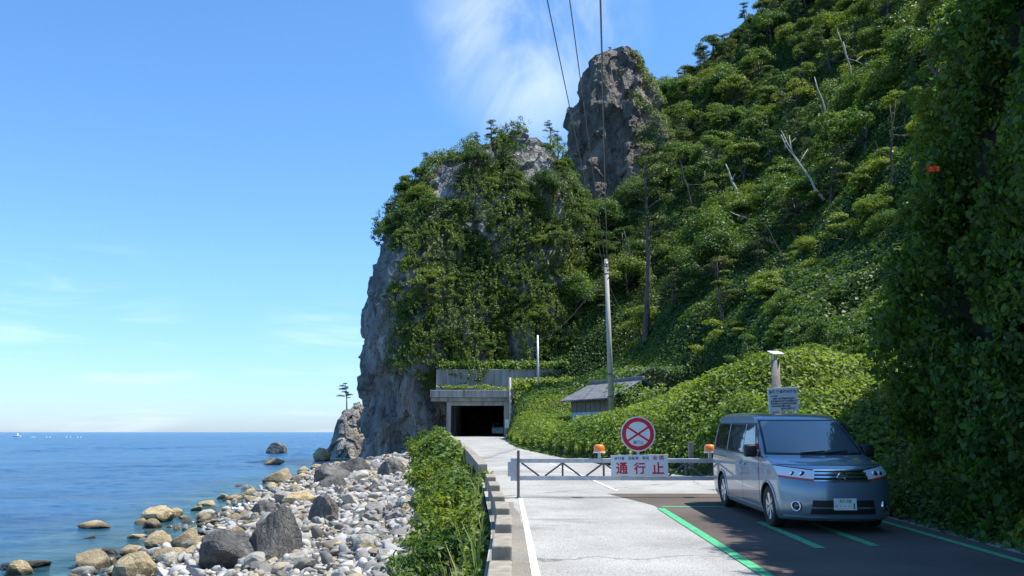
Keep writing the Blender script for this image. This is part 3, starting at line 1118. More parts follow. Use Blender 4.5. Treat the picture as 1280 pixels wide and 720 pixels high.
def leaves(P, Nn, size, rng, spread=.8, droop=.3, fancy=False, aspect=.6, svar=.4, up=.35):
    """leaf faces at P, roughly facing Nn; returns V, F"""
    n = len(P)
    nn = unit(Nn + rng.normal(0, spread, (n, 3)) + np.array([0, 0, up]))
    t = rng.normal(0, 1, (n, 3)) + np.array([0, 0, -droop * 2])
    t = unit(t - nn * (t * nn).sum(1)[:, None])
    s = np.cross(nn, t)
    L = (size * (1 + rng.uniform(-svar, svar, n)))[:, None]
    W = L * aspect
    fold = nn * L * .12
    if fancy:
        base = P
        tip = P + t * L - nn * L * .12
        l1 = P + t * L * .28 + s * W * .52 + fold
        l2 = P + t * L * .68 + s * W * .36 + fold * .6
        r1 = P + t * L * .28 - s * W * .52 + fold
        r2 = P + t * L * .68 - s * W * .36 + fold * .6
        V = np.stack([base, r1, r2, tip, l2, l1], 1).reshape(-1, 3)
        b = np.arange(n)[:, None] * 6
        Fq = np.concatenate([b + np.array([0, 1, 2, 3]), b + np.array([0, 3, 4, 5])], 1).reshape(-1, 4)
    else:
        V = np.stack([P - t * L * .5, P - s * W * .5 + fold, P + t * L * .5, P + s * W * .5 + fold], 1).reshape(-1, 3)
        Fq = (np.arange(n)[:, None] * 4 + np.arange(4))
    return V, Fq


def visible(P, m=60):
    x, y = proj(P)
    return (P[:, 1] > 1) & (x > -m) & (x < 1280 + m) & (y > -m) & (y < 720 + m)


# --- hillside plant cover (far)
def build_hill_cover():
    rng = np.random.default_rng(11)
    c = GP[GF].mean(1)
    u = c[:, 0] - xf(c[:, 1])
    region = (u > .2) & (c[:, 1] > 17) & (c[:, 1] < 165) | ((c[:, 1] > 92) & (c[:, 1] < 165) & (c[:, 0] > 0))
    region &= visible(c, 160)
    region &= ~((c[:, 0] > 9) & (c[:, 1] < 21))
    region &= ~((c[:, 0] > 6) & (c[:, 0] > c[:, 1] * .72 + 2))
    Q = GF[region]
    def dens(c, n):
        d = c[:, 1]
        return np.where(d < 40, 230, np.where(d < 62, 150, 115)) * 1.0
    P, n = sample(GP, Q, dens, rng)
    n *= np.sign(n[:, 2:3])
    u = P[:, 0] - xf(P[:, 1])
    far = far_mask(P)
    near = far < .5 + rng.uniform(-.3, .3, len(P))
    # gaps between clumps
    Pn, Nn = P[near], n[near]
    off = rng.random(len(Pn)) ** .7 * .45 * (1 - .5 * np.exp(-((Pn[:, 0] - 4) / 5.5) ** 2 - ((Pn[:, 1] - 50) / 8) ** 2))
    Pn = Pn + np.stack([np.zeros(len(Pn)), np.zeros(len(Pn)), off], 1) + Nn * .05
    V, Fq = leaves(Pn, Nn, .125, rng, .8, .3, True, .75)
    o = npmesh('kudzu_vines', V, Fq, M['leaf_kudzu'])
    tag(o, 'bright green creeper blanket covering the bank right of the road', 'creeper', kind='stuff')
    Pf, Nf = P[~near], n[~near]
    off = rng.random(len(Pf)) ** .8 * .9
    Pf = Pf + np.array([0, 0, 1]) * off[:, None]
    V, Fq = leaves(Pf, Nf, .23, rng, .6, .2, False, .62)
    o = npmesh('hill_undergrowth', V, Fq, M['leaf_far'])
    tag(o, 'dense shrub cover between the trees of the hillside', 'undergrowth', kind='stuff')


build_hill_cover()


def head_veg_mask(c, n):
    """where plants grow on the headland: everywhere but the seaward face, the foot and a few crags"""
    z, x, y = c[:, 2], c[:, 0], c[:, 1]
    edge = -13.4 - 2.2 * sstep(22, 26, z) + np.clip(9 - z, 0, 12) * .75 + fbm(c, 4, 3, 77) * 2.2
    m = sstep(0, 1.6, x - edge)
    m = np.where(z > 25.5 + fbm(c, 5, 2, 78) * 3, np.maximum(m, .9), m)
    m = m * (z > 5)
    crag = fbm(c * [1, 1, .8], 5.5, 4, 90)
    m = m * (1 - sstep(.24, .36, crag) * (z > 24))
    for zz in (0.0, 3.0):
        g1 = np.exp(-(((x - 2.9) / 2.4) ** 2 + ((z + zz - 37.5) / 5) ** 2))
        g2 = np.exp(-(((x + 8.6) / 2.4) ** 2 + ((z + zz - 33.5) / 3.2) ** 2))
        g3 = np.exp(-(((x + 3.4) / 1.8) ** 2 + ((z + zz - 38.5) / 2.4) ** 2))
        m = m * (1 - sstep(.45, .65, np.maximum(np.maximum(g1, g2), g3)))
    return np.clip(m, 0, 1)


def build_head_cover():
    rng = np.random.default_rng(12)
    cen = np.array([-4, 108, 16.])
    P, n = sample(headV, headF, lambda c, n: 160 * head_veg_mask(c, n) * (c[:, 1] < 114), rng, cen)
    m = mound(P, 3.4, 8) + .4 * mound(P, 1.3, 9)
    P = P + (unit(n + [0, 0, .5]) * (m * 1.3 + rng.random(len(P)) * .5)[:, None])
    V, Fq = leaves(P, n, .19, rng, .7, .3, False, .62)
    o = npmesh('headland_undergrowth', V, Fq, M['leaf_far'])
    tag(o, 'dense shrub cover on the headland above the tunnel', 'undergrowth', kind='stuff')
    # sparse tufts on pinnacle
    P, n = sample(towV, towF, lambda c, n: 50 * (sstep(.0, .3, fbm(c, 4, 3, 66) + .3 * (c[:, 0] - 20.5) / 3 + .04)), rng, np.array([15, 127, 35.]))
    P = P + n * (rng.random(len(P)) * .6)[:, None]
    V, Fq = leaves(P, n, .26, rng, .8, .3, False, .6)
    o = npmesh('pinnacle_undergrowth', V, Fq, M['leaf_far'])
    tag(o, 'scattered plants clinging to the brown pinnacle', 'undergrowth', kind='stuff')


build_head_cover()


def build_near_vines():
    rng = np.random.default_rng(13)
    cen = np.array([20, 8, 6.])
    cover = lambda c: np.clip(1.15 - 1.6 * sstep(.3, .46, fbm(c, 1.2, 3, 55)), .55, 1)
    P, n = sample(bankV, bankF, lambda c, n: 950 * cover(c) * (c[:, 0] < 17) * (c[:, 1] > 4) * visible(c, 220) , rng, cen)
    m = mound(P * [1, 1, .6], 2.4, 18) * 1.5 + .7 * mound(P * [1, 1, .7], .9, 19)
    P = P + unit(n + [0, 0, .3]) * (m * .5 * rng.random(len(P)) ** .45 + rng.random(len(P)) * .22)[:, None]
    V, Fq = leaves(P, n, np.where(rng.random(len(P)) < .2, .13, .085), rng, .8, .7, True, .72, up=.2)
    o = npmesh('hanging_vines', V, Fq, M['leaf_vine'])
    tag(o, 'dark vine leaves hanging over the roadside rock wall', 'vines', kind='stuff')


build_near_vines()


def build_left_bank():
    rng = np.random.default_rng(14)
    n0 = 90000
    y = 3 + 88 * rng.random(n0) ** 1.6
    t = rng.random(n0)
    x = (xl(y) - .38) * (1 - t) + (toe(y) + .1) * t
    z = ground_z(x, y)
    P = np.stack([x, y, z], 1)
    hgt = (.12 + .6 * mound(P * [1, 1, 0], 1.5, 61) + .35 * mound(P * [1, 1, 0], 3.7, 62)) * np.clip(.75 + 1.1 * fbm(P * [1, 1, 0], 2.6, 2, 63), .2, 1.5) * (.55 + .45 * np.sin(np.pi * np.clip(t, .1, .95))) * (1 - .35 * (t < .12))
    hgt *= 1 + .5 * sstep(25, 60, y)
    hgt *= np.clip(1 - sstep(.8, 1, t) * .8, 0, 1)
    P[:, 2] += hgt * (1 - rng.random(n0) ** 2 * .6)
    N_ = np.stack([-(t - .2), -.4 * np.ones(n0), np.ones(n0)], 1)
    sz = np.where(y < 30, .13, .2)
    keep = (fbm(P * [1, 1, 0], 1.4, 3, 5) > -.22) & (t < .93 + .5 * fbm(P * [1, 1, 0], 1.8, 2, 6))
    near = keep & (y < 30)
    V, Fq = leaves(P[near], N_[near], .125, rng, .6, .4, True, .6)
    far = keep & (y >= 30)
    V2, F2 = leaves(P[far], N_[far], .22, rng, .6, .4, True, .6)
    o = npmesh('bank_undergrowth', np.concatenate([V, V2]), np.concatenate([Fq, F2 + len(V)]), M['leaf_bank'])
    tag(o, 'leafy weeds and creepers on the bank between the road and the beach', 'undergrowth', kind='stuff')
    # tall grass blades
    k = 800
    y = 5 + 60 * rng.random(k) ** 1.5
    t = rng.random(k) ** 1.3
    x = (xl(y) - .42) * (1 - t) + toe(y) * t
    B = np.stack([x, y, ground_z(x, y) + .15], 1)
    L = rng.uniform(.3, .75, k)
    ang = rng.random(k) * 6.283
    lean = np.stack([np.cos(ang), np.sin(ang), np.zeros(k)], 1) * (L * rng.uniform(.15, .6, k))[:, None]
    side = np.stack([-np.sin(ang), np.cos(ang), np.zeros(k)], 1) * .011
    mid = B + lean * .35 + np.array([0, 0, 1]) * (L * .6)[:, None]
    tip = B + lean + np.array([0, 0, 1]) * (L * .95)[:, None]
    V = np.stack([B - side, B + side, mid + side * .8, mid - side * .8, tip + side * .1, tip - side * .1], 1).reshape(-1, 3)
    b = np.arange(k)[:, None] * 6
    Fq = np.concatenate([b + np.array([0, 1, 2, 3]), b + np.array([3, 2, 4, 5])], 1).reshape(-1, 4)
    o = npmesh('tall_grass', V, Fq, M['grass'])
    tag(o, 'yellowish grass blades among the weeds of the seaward bank', 'grass', kind='stuff')
    # verge at the foot of the creeper bank and of the rock
    k = 9000
    y = 6 + 60 * rng.random(k) ** 1.4
    x = xf(y) + rng.uniform(-.15, .75, k)
    ok = ~((y < 22) & (x < 6.35))
    x, y = x[ok], y[ok]
    P = np.stack([x, y, zr(y) + rng.random(len(x)) ** 1.5 * .5 * np.clip(.3 + (x - xf(y)), .1, 1)], 1)
    V, Fq = leaves(P, np.tile([-.6, -.4, .7], (len(P), 1)), .13, rng, .6, .3, True, .55)
    o = npmesh('verge_undergrowth', V, Fq, M['leaf_bank'])
    tag(o, 'low weeds along the foot of the right bank', 'undergrowth', kind='stuff')


build_left_bank()


def wall_foot():
    rng = np.random.default_rng(91)
    n = 42000
    y = rng.uniform(6, 23.5, n)
    base = np.interp(y, [2, 10, 15, 18.6, 21.2, 23.5], [6.95, 7.15, 7.9, 9.7, 11.2, 11.2])
    d = rng.random(n)
    x = np.maximum(base - .75 - sstep(13, 18, y) * 2.2, 6.42) * (1 - d) + (base + .35) * d
    top = (.15 + 1.25 * d) * (.4 + .9 * mound(np.stack([x, y, 0 * x], 1), 1.1, 92))
    P = np.stack([x, y, zr(y) + top * rng.random(n) ** .6], 1)
    ok = x > 6.45
    V, Fq = leaves(P[ok], np.tile([-.8, -.3, .5], (ok.sum(), 1)), .1, rng, .7, .4, True, .6)
    tag(npmesh('wall_foot_weeds', V, Fq, M['leaf_bank']), 'weeds and creepers at the foot of the roadside rock wall', 'weeds', kind='stuff')


wall_foot()

# ------------------------------------------------------------------ trees
def clump_leaves(cs, rng, per, size, flat=.45, aspect=.6, fancy=False):
    """cs: (x,y,z,r) clumps -> leaf faces spread over the upper shell of every clump"""
    Ps, Ns = [], []
    for x, y, z, r in cs:
        k = int(per * r * r)
        d = unit(rng.normal(0, 1, (k, 3)))
        d[:, 2] = np.where(d[:, 2] < -.25, -d[:, 2] * .6, d[:, 2])
        rad = r * rng.random(k) ** .35
        p = d * rad[:, None] * np.array([1, 1, flat])
        wob = 1 + .3 * fbm(p + [x * 3, y * 3, z * 3], .7 * r, 2, 3)
        Ps.append(p * wob[:, None] + [x, y, z])
        Ns.append(d * np.array([.7, .7, 1]))
    P, Nn = np.concatenate(Ps), np.concatenate(Ns)
    return leaves(P, Nn, size, rng, .55, .15, fancy, aspect)


def broadleaf_meshes(seed):
    rng = np.random.default_rng(seed)
    h = rng.uniform(3.4, 4.6)
    R = rng.uniform(2.0, 2.7)
    cs = []
    n = rng.integers(15, 21)
    for i in range(n):
        a = rng.random() * 6.283
        q = math.sqrt(rng.random())
        r = rng.uniform(.6, 1.05) * (1.15 - .35 * q) * (1.35 if seed % 3 == 0 else 1)
        zz = h * (.40 + .62 * (1 - q ** 1.8)) + rng.uniform(-.6, .35)
        cs.append((R * q * math.cos(a), R * q * math.sin(a), zz, r))
    tr = MB()
    bend = rng.uniform(-.35, .35, 2)
    top = (bend[0], bend[1], h * .75)
    tr.tube([(0, 0, -1), (bend[0] * .2, bend[1] * .2, h * .25), (bend[0] * .7, bend[1] * .7, h * .5), top], [.15, .12, .09, .05], 6)
    for c in cs[::2]:
        tr.tube([(bend[0] * .6, bend[1] * .6, h * .42), (c[0] * .55, c[1] * .55, c[2] * .75 + h * .08), (c[0], c[1], c[2] - .1)], [.055, .04, .015], 5)
    return clump_leaves(cs, rng, 520, .165, (.95, .62, .78)[seed % 3]), tr


def pine_meshes(seed, tall=False):
    """red-pine habit: bare leaning trunk, flat pads of needles"""
    rng = np.random.default_rng(seed)
    h = rng.uniform(5.5, 7) * (1.5 if tall else 1)
    lean = rng.uniform(-.12, .12, 2) * h
    cs = []
    tr = MB()
    spine = [np.array([lean[0] * t ** 1.5 + .15 * math.sin(t * 6 + seed), lean[1] * t ** 1.5, -1 + (h + 1) * t]) for t in np.linspace(0, 1, 8)]
    tr.tube(spine, list(np.linspace(.19, .05, 8)), 6)
    for i in range(rng.integers(11, 15)):
        t = rng.uniform(.62 if tall else .42, 1.0)
        base = np.array([np.interp(t, np.linspace(0, 1, 8), [s[k] for s in spine]) for k in range(3)])
        a = rng.random() * 6.283
        L = rng.uniform(.6, 2.1) * (1.25 - t * .75)
        e = base + np.array([math.cos(a) * L, math.sin(a) * L, rng.uniform(.0, .45)])
        tr.tube([base, (base + e) / 2 + [0, 0, .08], e], [.06, .045, .02], 5)
        cs.append((*e, rng.uniform(.5, .9)))
        if L > 1.1: cs.append((*((base + e) / 2 + [0, 0, .15]), rng.uniform(.4, .65)))
    cs.append((*spine[-1], .6))
    return clump_leaves(cs, rng, 520, .16, .3, .33), tr


def tree_proto(kind, seed, bark, leaf, **kw):
    (V, Fq), tr = (broadleaf_meshes if kind == 'broadleaf_tree' else pine_meshes)(seed, **kw)
    root = empty(kind)
    npmesh('crown', V, Fq, leaf, root)
    tr.build('trunk', bark, root, smooth=True)
    return root


def copy_tree(o, parent=None):
    c = o.copy()
    COL.objects.link(c)
    if parent is not None: c.parent = parent
    for ch in [x for x in bpy.data.objects if x.parent == o] if not hasattr(copy_tree, 'kids') else copy_tree.kids.get(o.name, []):
        copy_tree(ch, c)
    return c


protos = {'bush': [tree_proto('broadleaf_tree', 100 + i, M['bark_grey'], M['leaf_hill']) for i in range(5)],  # this set reuses the broadleaf tree crowns with brighter leaves
          'broad': [tree_proto('broadleaf_tree', 100 + i, M['bark_grey'], M['leaf_far']) for i in range(9)],
          'pine': [tree_proto('pine_tree', 200 + i, M['bark'], M['leaf_pine']) for i in range(5)],
          'tall': [tree_proto('pine_tree', 300 + i, M['bark'], M['leaf_pine'], tall=True) for i in range(1)]}
used = set()


def kids_of(o):
    return list(o.children)


def place(kind, i, P, s, rz, label, cat, group, tilt=(0, 0), sz=1.0):
    src = protos[kind][i % len(protos[kind])]
    if src.name not in used:
        used.add(src.name)
        o = src
    else:
        o = src.copy()
        COL.objects.link(o)
        for ch in kids_of(src):
            c = ch.copy()
            COL.objects.link(c)
            c.parent = o
    o.location = P
    o.rotation_euler = (tilt[0], tilt[1], rz)
    o.scale = (s, s, s * sz)
    return tag(o, label, cat, group)


def poisson(P, r):
    keep = []
    K = np.zeros((0, 3))
    for i, p in enumerate(P):
        if len(K) == 0 or ((K - p) ** 2).sum(1).min() > r * r:
            keep.append(i)
            K = np.concatenate([K, p[None]])
    return keep


def plant_trees():
    rng = np.random.default_rng(15)
    nb = np_ = 0
    # headland
    P, n = sample(headV, headF, lambda c, n: 1.6 * (head_veg_mask(c, n) > .5) * (c[:, 1] < 111) * (c[:, 2] > 8.5), rng, np.array([-4, 108, 16.]))
    o = rng.permutation(len(P))
    P, n = P[o], n[o]
    k = poisson(P, 2.15)[:135]
    for j in k:
        z = P[j][2]
        pine = rng.random() < (.16 if z < 28 else .42)
        b = P[j] - n[j] * .4
        if pine:
            place('pine', np_, b, rng.uniform(.45, .72), rng.random() * 6.28, 'dark pine with flat needle pads on the headland above the tunnel', 'pine tree', 'pines on the headland', (rng.uniform(-.15, .15), rng.uniform(-.15, .15)))
            np_ += 1
        else:
            place('broad', nb, b, rng.uniform(.55, .95) * (.55 if z > 36 else 1), rng.random() * 6.28, 'leafy tree on the steep headland face above the tunnel', 'tree', 'leafy trees on the headland', (n[j][1] * -.12, n[j][0] * .12), rng.uniform(.8, 1.05))
            nb += 1
    # hillside
    c = GP[GF].mean(1)
    u = c[:, 0] - xf(c[:, 1])
    reg = (((u > 9.5 + 4 * ((c[:, 1] > 68) & (c[:, 1] < 95))) & (c[:, 1] > 27) & ~((c[:, 0] > 5) & (c[:, 0] < 14) & (c[:, 1] > 46) & (c[:, 1] < 68))) | ((c[:, 1] > 95) & (c[:, 0] > 6))) & (c[:, 1] < 152) & visible(c, 20)
    reg &= ~((c[:, 0] > 9.0) & (c[:, 0] < 23) & (c[:, 1] > 118) & (c[:, 1] < 136))
    P, n = sample(GP, GF[reg], lambda c, n: .6 + 0 * c[:, 0], rng)
    o = rng.permutation(len(P))
    P = P[o]
    dd = np.clip(2.4 + (P[:, 1] - 35) * .03, 2.4, 3.7)
    k = []
    KP = np.zeros((0, 3))
    for i_ in range(len(P)):
        if len(KP) == 0 or (((KP - P[i_]) ** 2).sum(1).min() > dd[i_] ** 2):
            k.append(i_)
            KP = np.concatenate([KP, P[i_][None]])
    # keep those the camera can see
    keep = []
    for j in k:
        p = P[j] + [0, 0, 3]
        d = p - [0, 0, H]
        t = np.linspace(.05, .97, 80)[:, None]
        q = np.array([0, 0, H]) + d * t
        if (q[:, 2] > ground_z(q[:, 0], q[:, 1]) - .5).all():
            keep.append(j)
    print('hill trees', len(k), len(keep))
    neark = [j for j in keep if P[j][1] < 62][:120]
    farkeep = [j for j in keep if P[j][1] >= 62][:205]
    print('near', len(neark), 'far', len(farkeep))
    for j in neark + farkeep:
        y = P[j][1]
        pine = rng.random() < (.34 if y < 110 else .45)
        b = P[j] - [0, 0, .8]
        if pine and y > 60:
            place('pine', np_, b, rng.uniform(.6, .95), rng.random() * 6.28, 'dark pine with flat needle pads on the hillside right of the pinnacle', 'pine tree', 'pines on the hillside', (rng.uniform(-.15, .15), rng.uniform(-.15, .15)))
            np_ += 1
        elif y < 62:  # nearer hillside trees: broadleaf crowns scaled down
            o_ = place('bush', nb, b, rng.uniform(.45, .8), rng.random() * 6.28, 'small bright leafy tree on the lower slope behind the creeper bank', 'bush', 'small leafy trees on the lower slope', (rng.uniform(-.1, .1), rng.uniform(-.1, .1)), rng.uniform(.7, .95))
            o_.name = 'small_broadleaf'
            nb += 1
        else:
            place('broad', nb, b, rng.uniform(.9, 1.5), rng.random() * 6.28, 'leafy tree on the wooded hillside right of the pinnacle', 'tree', 'leafy trees on the hillside', (rng.uniform(-.1, .1), rng.uniform(-.1, .1)), rng.uniform(.75, 1.0))
            nb += 1
    print('broad', nb, 'pine', np_)


plant_trees()
def bank_shrubs():
    rng = np.random.default_rng(44)
    protos_ = []
    for q in range(4):
        cs = []
        for i in range(rng.integers(9, 14)):
            a, r_ = rng.random() * 6.28, math.sqrt(rng.random()) * .8
            cs.append((r_ * math.cos(a), r_ * math.sin(a), rng.uniform(.25, 1.05) * (1.1 - .5 * r_), rng.uniform(.22, .4)))
        st = MB()
        for c in cs[::2]:
            st.tube([(0, 0, -.4), (c[0] * .4, c[1] * .4, c[2] * .5), (c[0], c[1], c[2])], [.03, .02, .008], 5)
        protos_.append((clump_leaves(cs, rng, 900, .115, .8, .55, True), st))
    first = {}
    spots = [(8.6, .3, .5), (9.8, .15, .5), (11.2, .5, .6), (12.4, .35, .7), (14.2, .6, .8), (15.6, .2, .75), (17.5, .75, .9), (19.5, .4, .9), (22, .15, .9), (24, .6, 1.0), (27, .3, 1.0), (31, .55, 1.2), (36, .2, 1.1), (42, .45, 1.3), (50, .3, 1.4), (60, .55, 1.5), (70, .3, 1.7), (79, .6, 1.9), (84, .25, 1.8)]
    for j, (y, t, sc) in enumerate(spots):
        x = (float(xl(y)) - .4) * (1 - t) + float(toe(y)) * t
        k = j % 4
        loc, rz = (x, y, float(ground_z(x, y)) + .05), rng.random() * 6.28
        if k not in first:
            r = empty('roadside_shrub')
            (V, Fq), st = protos_[k]
            npmesh('foliage', V, Fq, M['leaf_bank'], r)
            st.build('stem', M['bark'], r)
            first[k] = r
        else:
            r = first[k].copy()
            COL.objects.link(r)
            for ch in list(first[k].children):
                c = ch.copy()
                COL.objects.link(c)
                c.parent = r
        r.location, r.rotation_euler, r.scale = loc, (0, 0, rz), (sc, sc, sc * .9)
        tag(r, 'leafy green shrub on the bank between the road and the beach', 'shrub', 'shrubs on the seaward bank')


bank_shrubs()
# the tall bare-trunked pine in the middle
p = at(808, 455, 74)
place('tall', 0, (p[0], p[1], p[2]), 1.9, .6, 'tall pine with a long bare trunk right of the utility pole', 'pine tree', None)
# bent pine on the crag by the sea
p = at(434, 508, 124.5)
place('pine', 2, (p[0], p[1], p[2] - .3), .62, 2.2, 'small bent pine alone on the crag above the sea', 'pine tree', None, (.05, .2))


def dead_tree(label, base, top, r, forks=2, seed=0, mat='deadwood'):
    rng = np.random.default_rng(seed)
    base, top = np.array(base, float), np.array(top, float)
    root = empty('dead_tree', base)
    d = top - base
    L = np.linalg.norm(d)
    mb = MB()
    pts = []
    for t in np.linspace(0, 1, 7):
        pts.append(d * t + rng.normal(0, .012 * L, 3) * (0 < t < 1))
    mb.tube(pts, list(np.linspace(r, r * .3, 7)), 6)
    mb.build('trunk', M[mat], root, smooth=True)
    for k in range(forks):
        t = rng.uniform(.35, .85)
        s = d * t
        e = s + d * rng.uniform(.12, .28) + rng.normal(0, .16 * L, 3)
        b = MB()
        m_ = (s + e) / 2 + rng.normal(0, .02 * L, 3)
        b.tube([s, m_, e], [r * .5, r * .35, r * .12], 5)
        e2 = m_ + (e - s) * .4 + rng.normal(0, .07 * L, 3)
        b.tube([m_, e2], [r * .3, r * .1], 5)
        b.build('branch', M[mat], root, smooth=True)
    tag(root, label, 'dead tree')


for (bx, by, tx, ty, r, fk, lab, mt) in [
    (1047, 180, 1018, 96, .17, 1, 'straight white dead trunk leaning left on the upper hillside', 'deadwood'),
    (1030, 240, 976, 168, .16, 3, 'forked white dead trunk lying downslope below the straight one', 'deadwood'),
    (1080, 146, 1054, 52, .13, 2, 'thin grey dead trunk high up near the right skyline', 'deadwood'),
    (1114, 240, 1112, 130, .15, 5, 'dark dead tree with bare side branches beside the roadside rock', 'bark'),
    (926, 242, 907, 205, .2, 1, 'short pale broken stump on the middle hillside', 'deadwood'),
    (957, 274, 912, 264, .11, 2, 'pale bare bough lying almost level on the middle hillside', 'deadwood'),
    (1040, 195, 1024, 160, .12, 1, 'short pale dead stem beside the straight white trunk', 'deadwood'),
    (865, 250, 852, 205, .1, 2, 'slim grey dead tree left of the broken stump', 'bark_grey'),
    (792, 335, 780, 288, .12, 1, 'slim grey dead trunk leaning behind the utility pole', 'bark_grey'),
    (985, 320, 958, 282, .08, 3, 'bare twiggy dead shrub in the middle of the slope', 'bark_grey'),
]:
    b = hit(bx, by)
    if b is None: continue
    Yb = b[1] - 4.5
    dead_tree(lab, at(bx, by + 10, Yb), at(tx, ty, Yb - .4), r * Yb / 95, fk, int(bx), mt)

# skyline shrubs of the pinnacle and small trees on its shoulder
for j, (px, py, Y, s) in enumerate([(762, 60, 126, .28), (801, 72, 127, .32), (822, 52, 136, .5), (905, 45, 141, .55), (915, 40, 141, .5)]):
    q = at(px, py + 14, Y)
    if px > 810:
        for py_ in range(-10, 160, 2):
            h_ = hit(px, py_)
            if h_ is not None:
                q = h_ - [0, 0, 1.2]
                break
    place('pine', j, q, s, j * 1.7, ['tiny pine on the very top of the brown pinnacle', 'small pine on the right shoulder of the pinnacle', 'thin skyline pine just right of the pinnacle',
          'left one of the two tall skyline pines', 'right one of the two tall skyline pines'][j], 'pine tree', None)

def skyline_trees():
    rng = np.random.default_rng(77)
    j = 0
    for px in range(806, 948, 11):
        top = None
        for py in range(-10, 140, 3):
            q = hit(px, py)
            if q is not None:
                top = q
                break
        if top is None: continue
        pine = rng.random() < .45
        place('pine' if pine else 'broad', j, top - [0, 0, 1.2], rng.uniform(.5, 1.0), rng.random() * 6.28,
              'small dark pine on the skyline right of the brown pinnacle' if pine else 'small leafy tree on the skyline right of the brown pinnacle',
              'pine tree' if pine else 'tree', 'skyline pines' if pine else 'skyline trees', (rng.uniform(-.2, .2), rng.uniform(-.2, .2)))
        j += 1


skyline_trees()
for j, (px, py, Y, s_, lab) in enumerate([(697, 176, 122, .6, 'dark pine in the gap between headland and brown pinnacle'), (688, 158, 112, .5, 'small pine on the last crag of the headland before the gap'), (705, 196, 122, .7, 'leafy tree low in the gap beside the brown pinnacle')]):
    q = at(px, py, Y)
    zg = float(ground_z(q[0], Y))
    place('broad' if j == 2 else 'pine', j + 1, (q[0], Y, max(zg, q[2] - 4.5 * s_)), s_, j * 2.1, lab, 'tree' if j == 2 else 'pine tree', None)
rng_ = np.random.default_rng(5)
for j, (px, py, Y, s_) in enumerate([(1178, 62, 14.0, .26), (1188, 112, 13.9, .22), (1165, 172, 14.3, .26), (1196, 18, 13.8, .24), (1155, 238, 14.8, .2), (1205, 80, 13.4, .2), (1150, 150, 14.9, .22)]):
    q = at(px + 12, py + 50, Y)
    o_ = place('bush', j, q, s_, rng_.random() * 6.28, 'bright bush sprouting from the upper edge of the vine-covered rock wall', 'bush', 'bushes on the edge of the rock wall', (0, -.5))
    o_.name = 'small_broadleaf'
# orange flower on the edge of the vine wall
fl = MB()
fp = at(1164, 212, 13.35)
for k in range(9):
    a = k * 2.4
    c = np.array([math.cos(a) * .09, -.02 + .03 * math.sin(k), math.sin(a * 1.3) * .06])
    for q in range(5):
        b = q * 1.2566
        fl.add([c, c + [.06 * math.cos(b), -.03, .06 * math.sin(b)], c + [.075 * math.cos(b + .5), -.05, .075 * math.sin(b + .5)], c + [.06 * math.cos(b + 1), -.03, .06 * math.sin(b + 1)]], [(0, 1, 2, 3)])
fo = empty('lily_flower', fp)
fl.build('blossom', M['flower'], fo)
fo.scale = (.75, .75, .75)
MB().tube([(0, .02, -.02), (.05, .3, -.1), (.25, .7, -.3)], .007, 5).build('stem', M['leaf_vine'], fo)
tag(fo, 'orange flower cluster on the edge of the vine-covered rock', 'flower')

# ------------------------------------------------------------------ beach
def rock_mesh(name, seed, mat, sub=3, flat=.62, rough=.22, facet=.3):
    rng = np.random.default_rng(seed)
    bm = bmesh.new()
    bmesh.ops.create_icosphere(bm, subdivisions=sub, radius=1)
    V = np.array([v.co[:] for v in bm.verts])
    # chop with random planes for facets
    for _ in range(9):
        d = rng.normal(0, 1, 3)
        d /= np.linalg.norm(d)
        h = rng.uniform(.42, .8)
        ex = np.clip((V * d).sum(1) - h, 0, None)
        V = V - d * (ex * (1 - facet * .4))[:, None]
    V = V * (1 + rough * fbm(V + rng.random(3) * 90, .8, 4, seed))[:, None]
    V = V * np.array([1, rng.uniform(.65, .95), flat * rng.uniform(.8, 1.2)])
    for v, c in zip(bm.verts, V): v.co = c
    me = bpy.data.meshes.new(name)
    bm.to_mesh(me)
    bm.free()
    me.materials.append(mat)
    return me


def put_rock(me, name, P, s, rot, label, cat, group=None, sc=(1, 1, 1)):
    o = bpy.data.objects.new(name, me)
    COL.objects.link(o)
    o.location = P
    o.rotation_euler = rot
    o.scale = (s * sc[0], s * sc[1], s * sc[2])
    return tag(o, label, cat, group)


def px_on_plane(px, py, z):
    d = ray(px, py)
    t = (z - H) / d[2]
    return np.array([0, 0, H]) + d * t


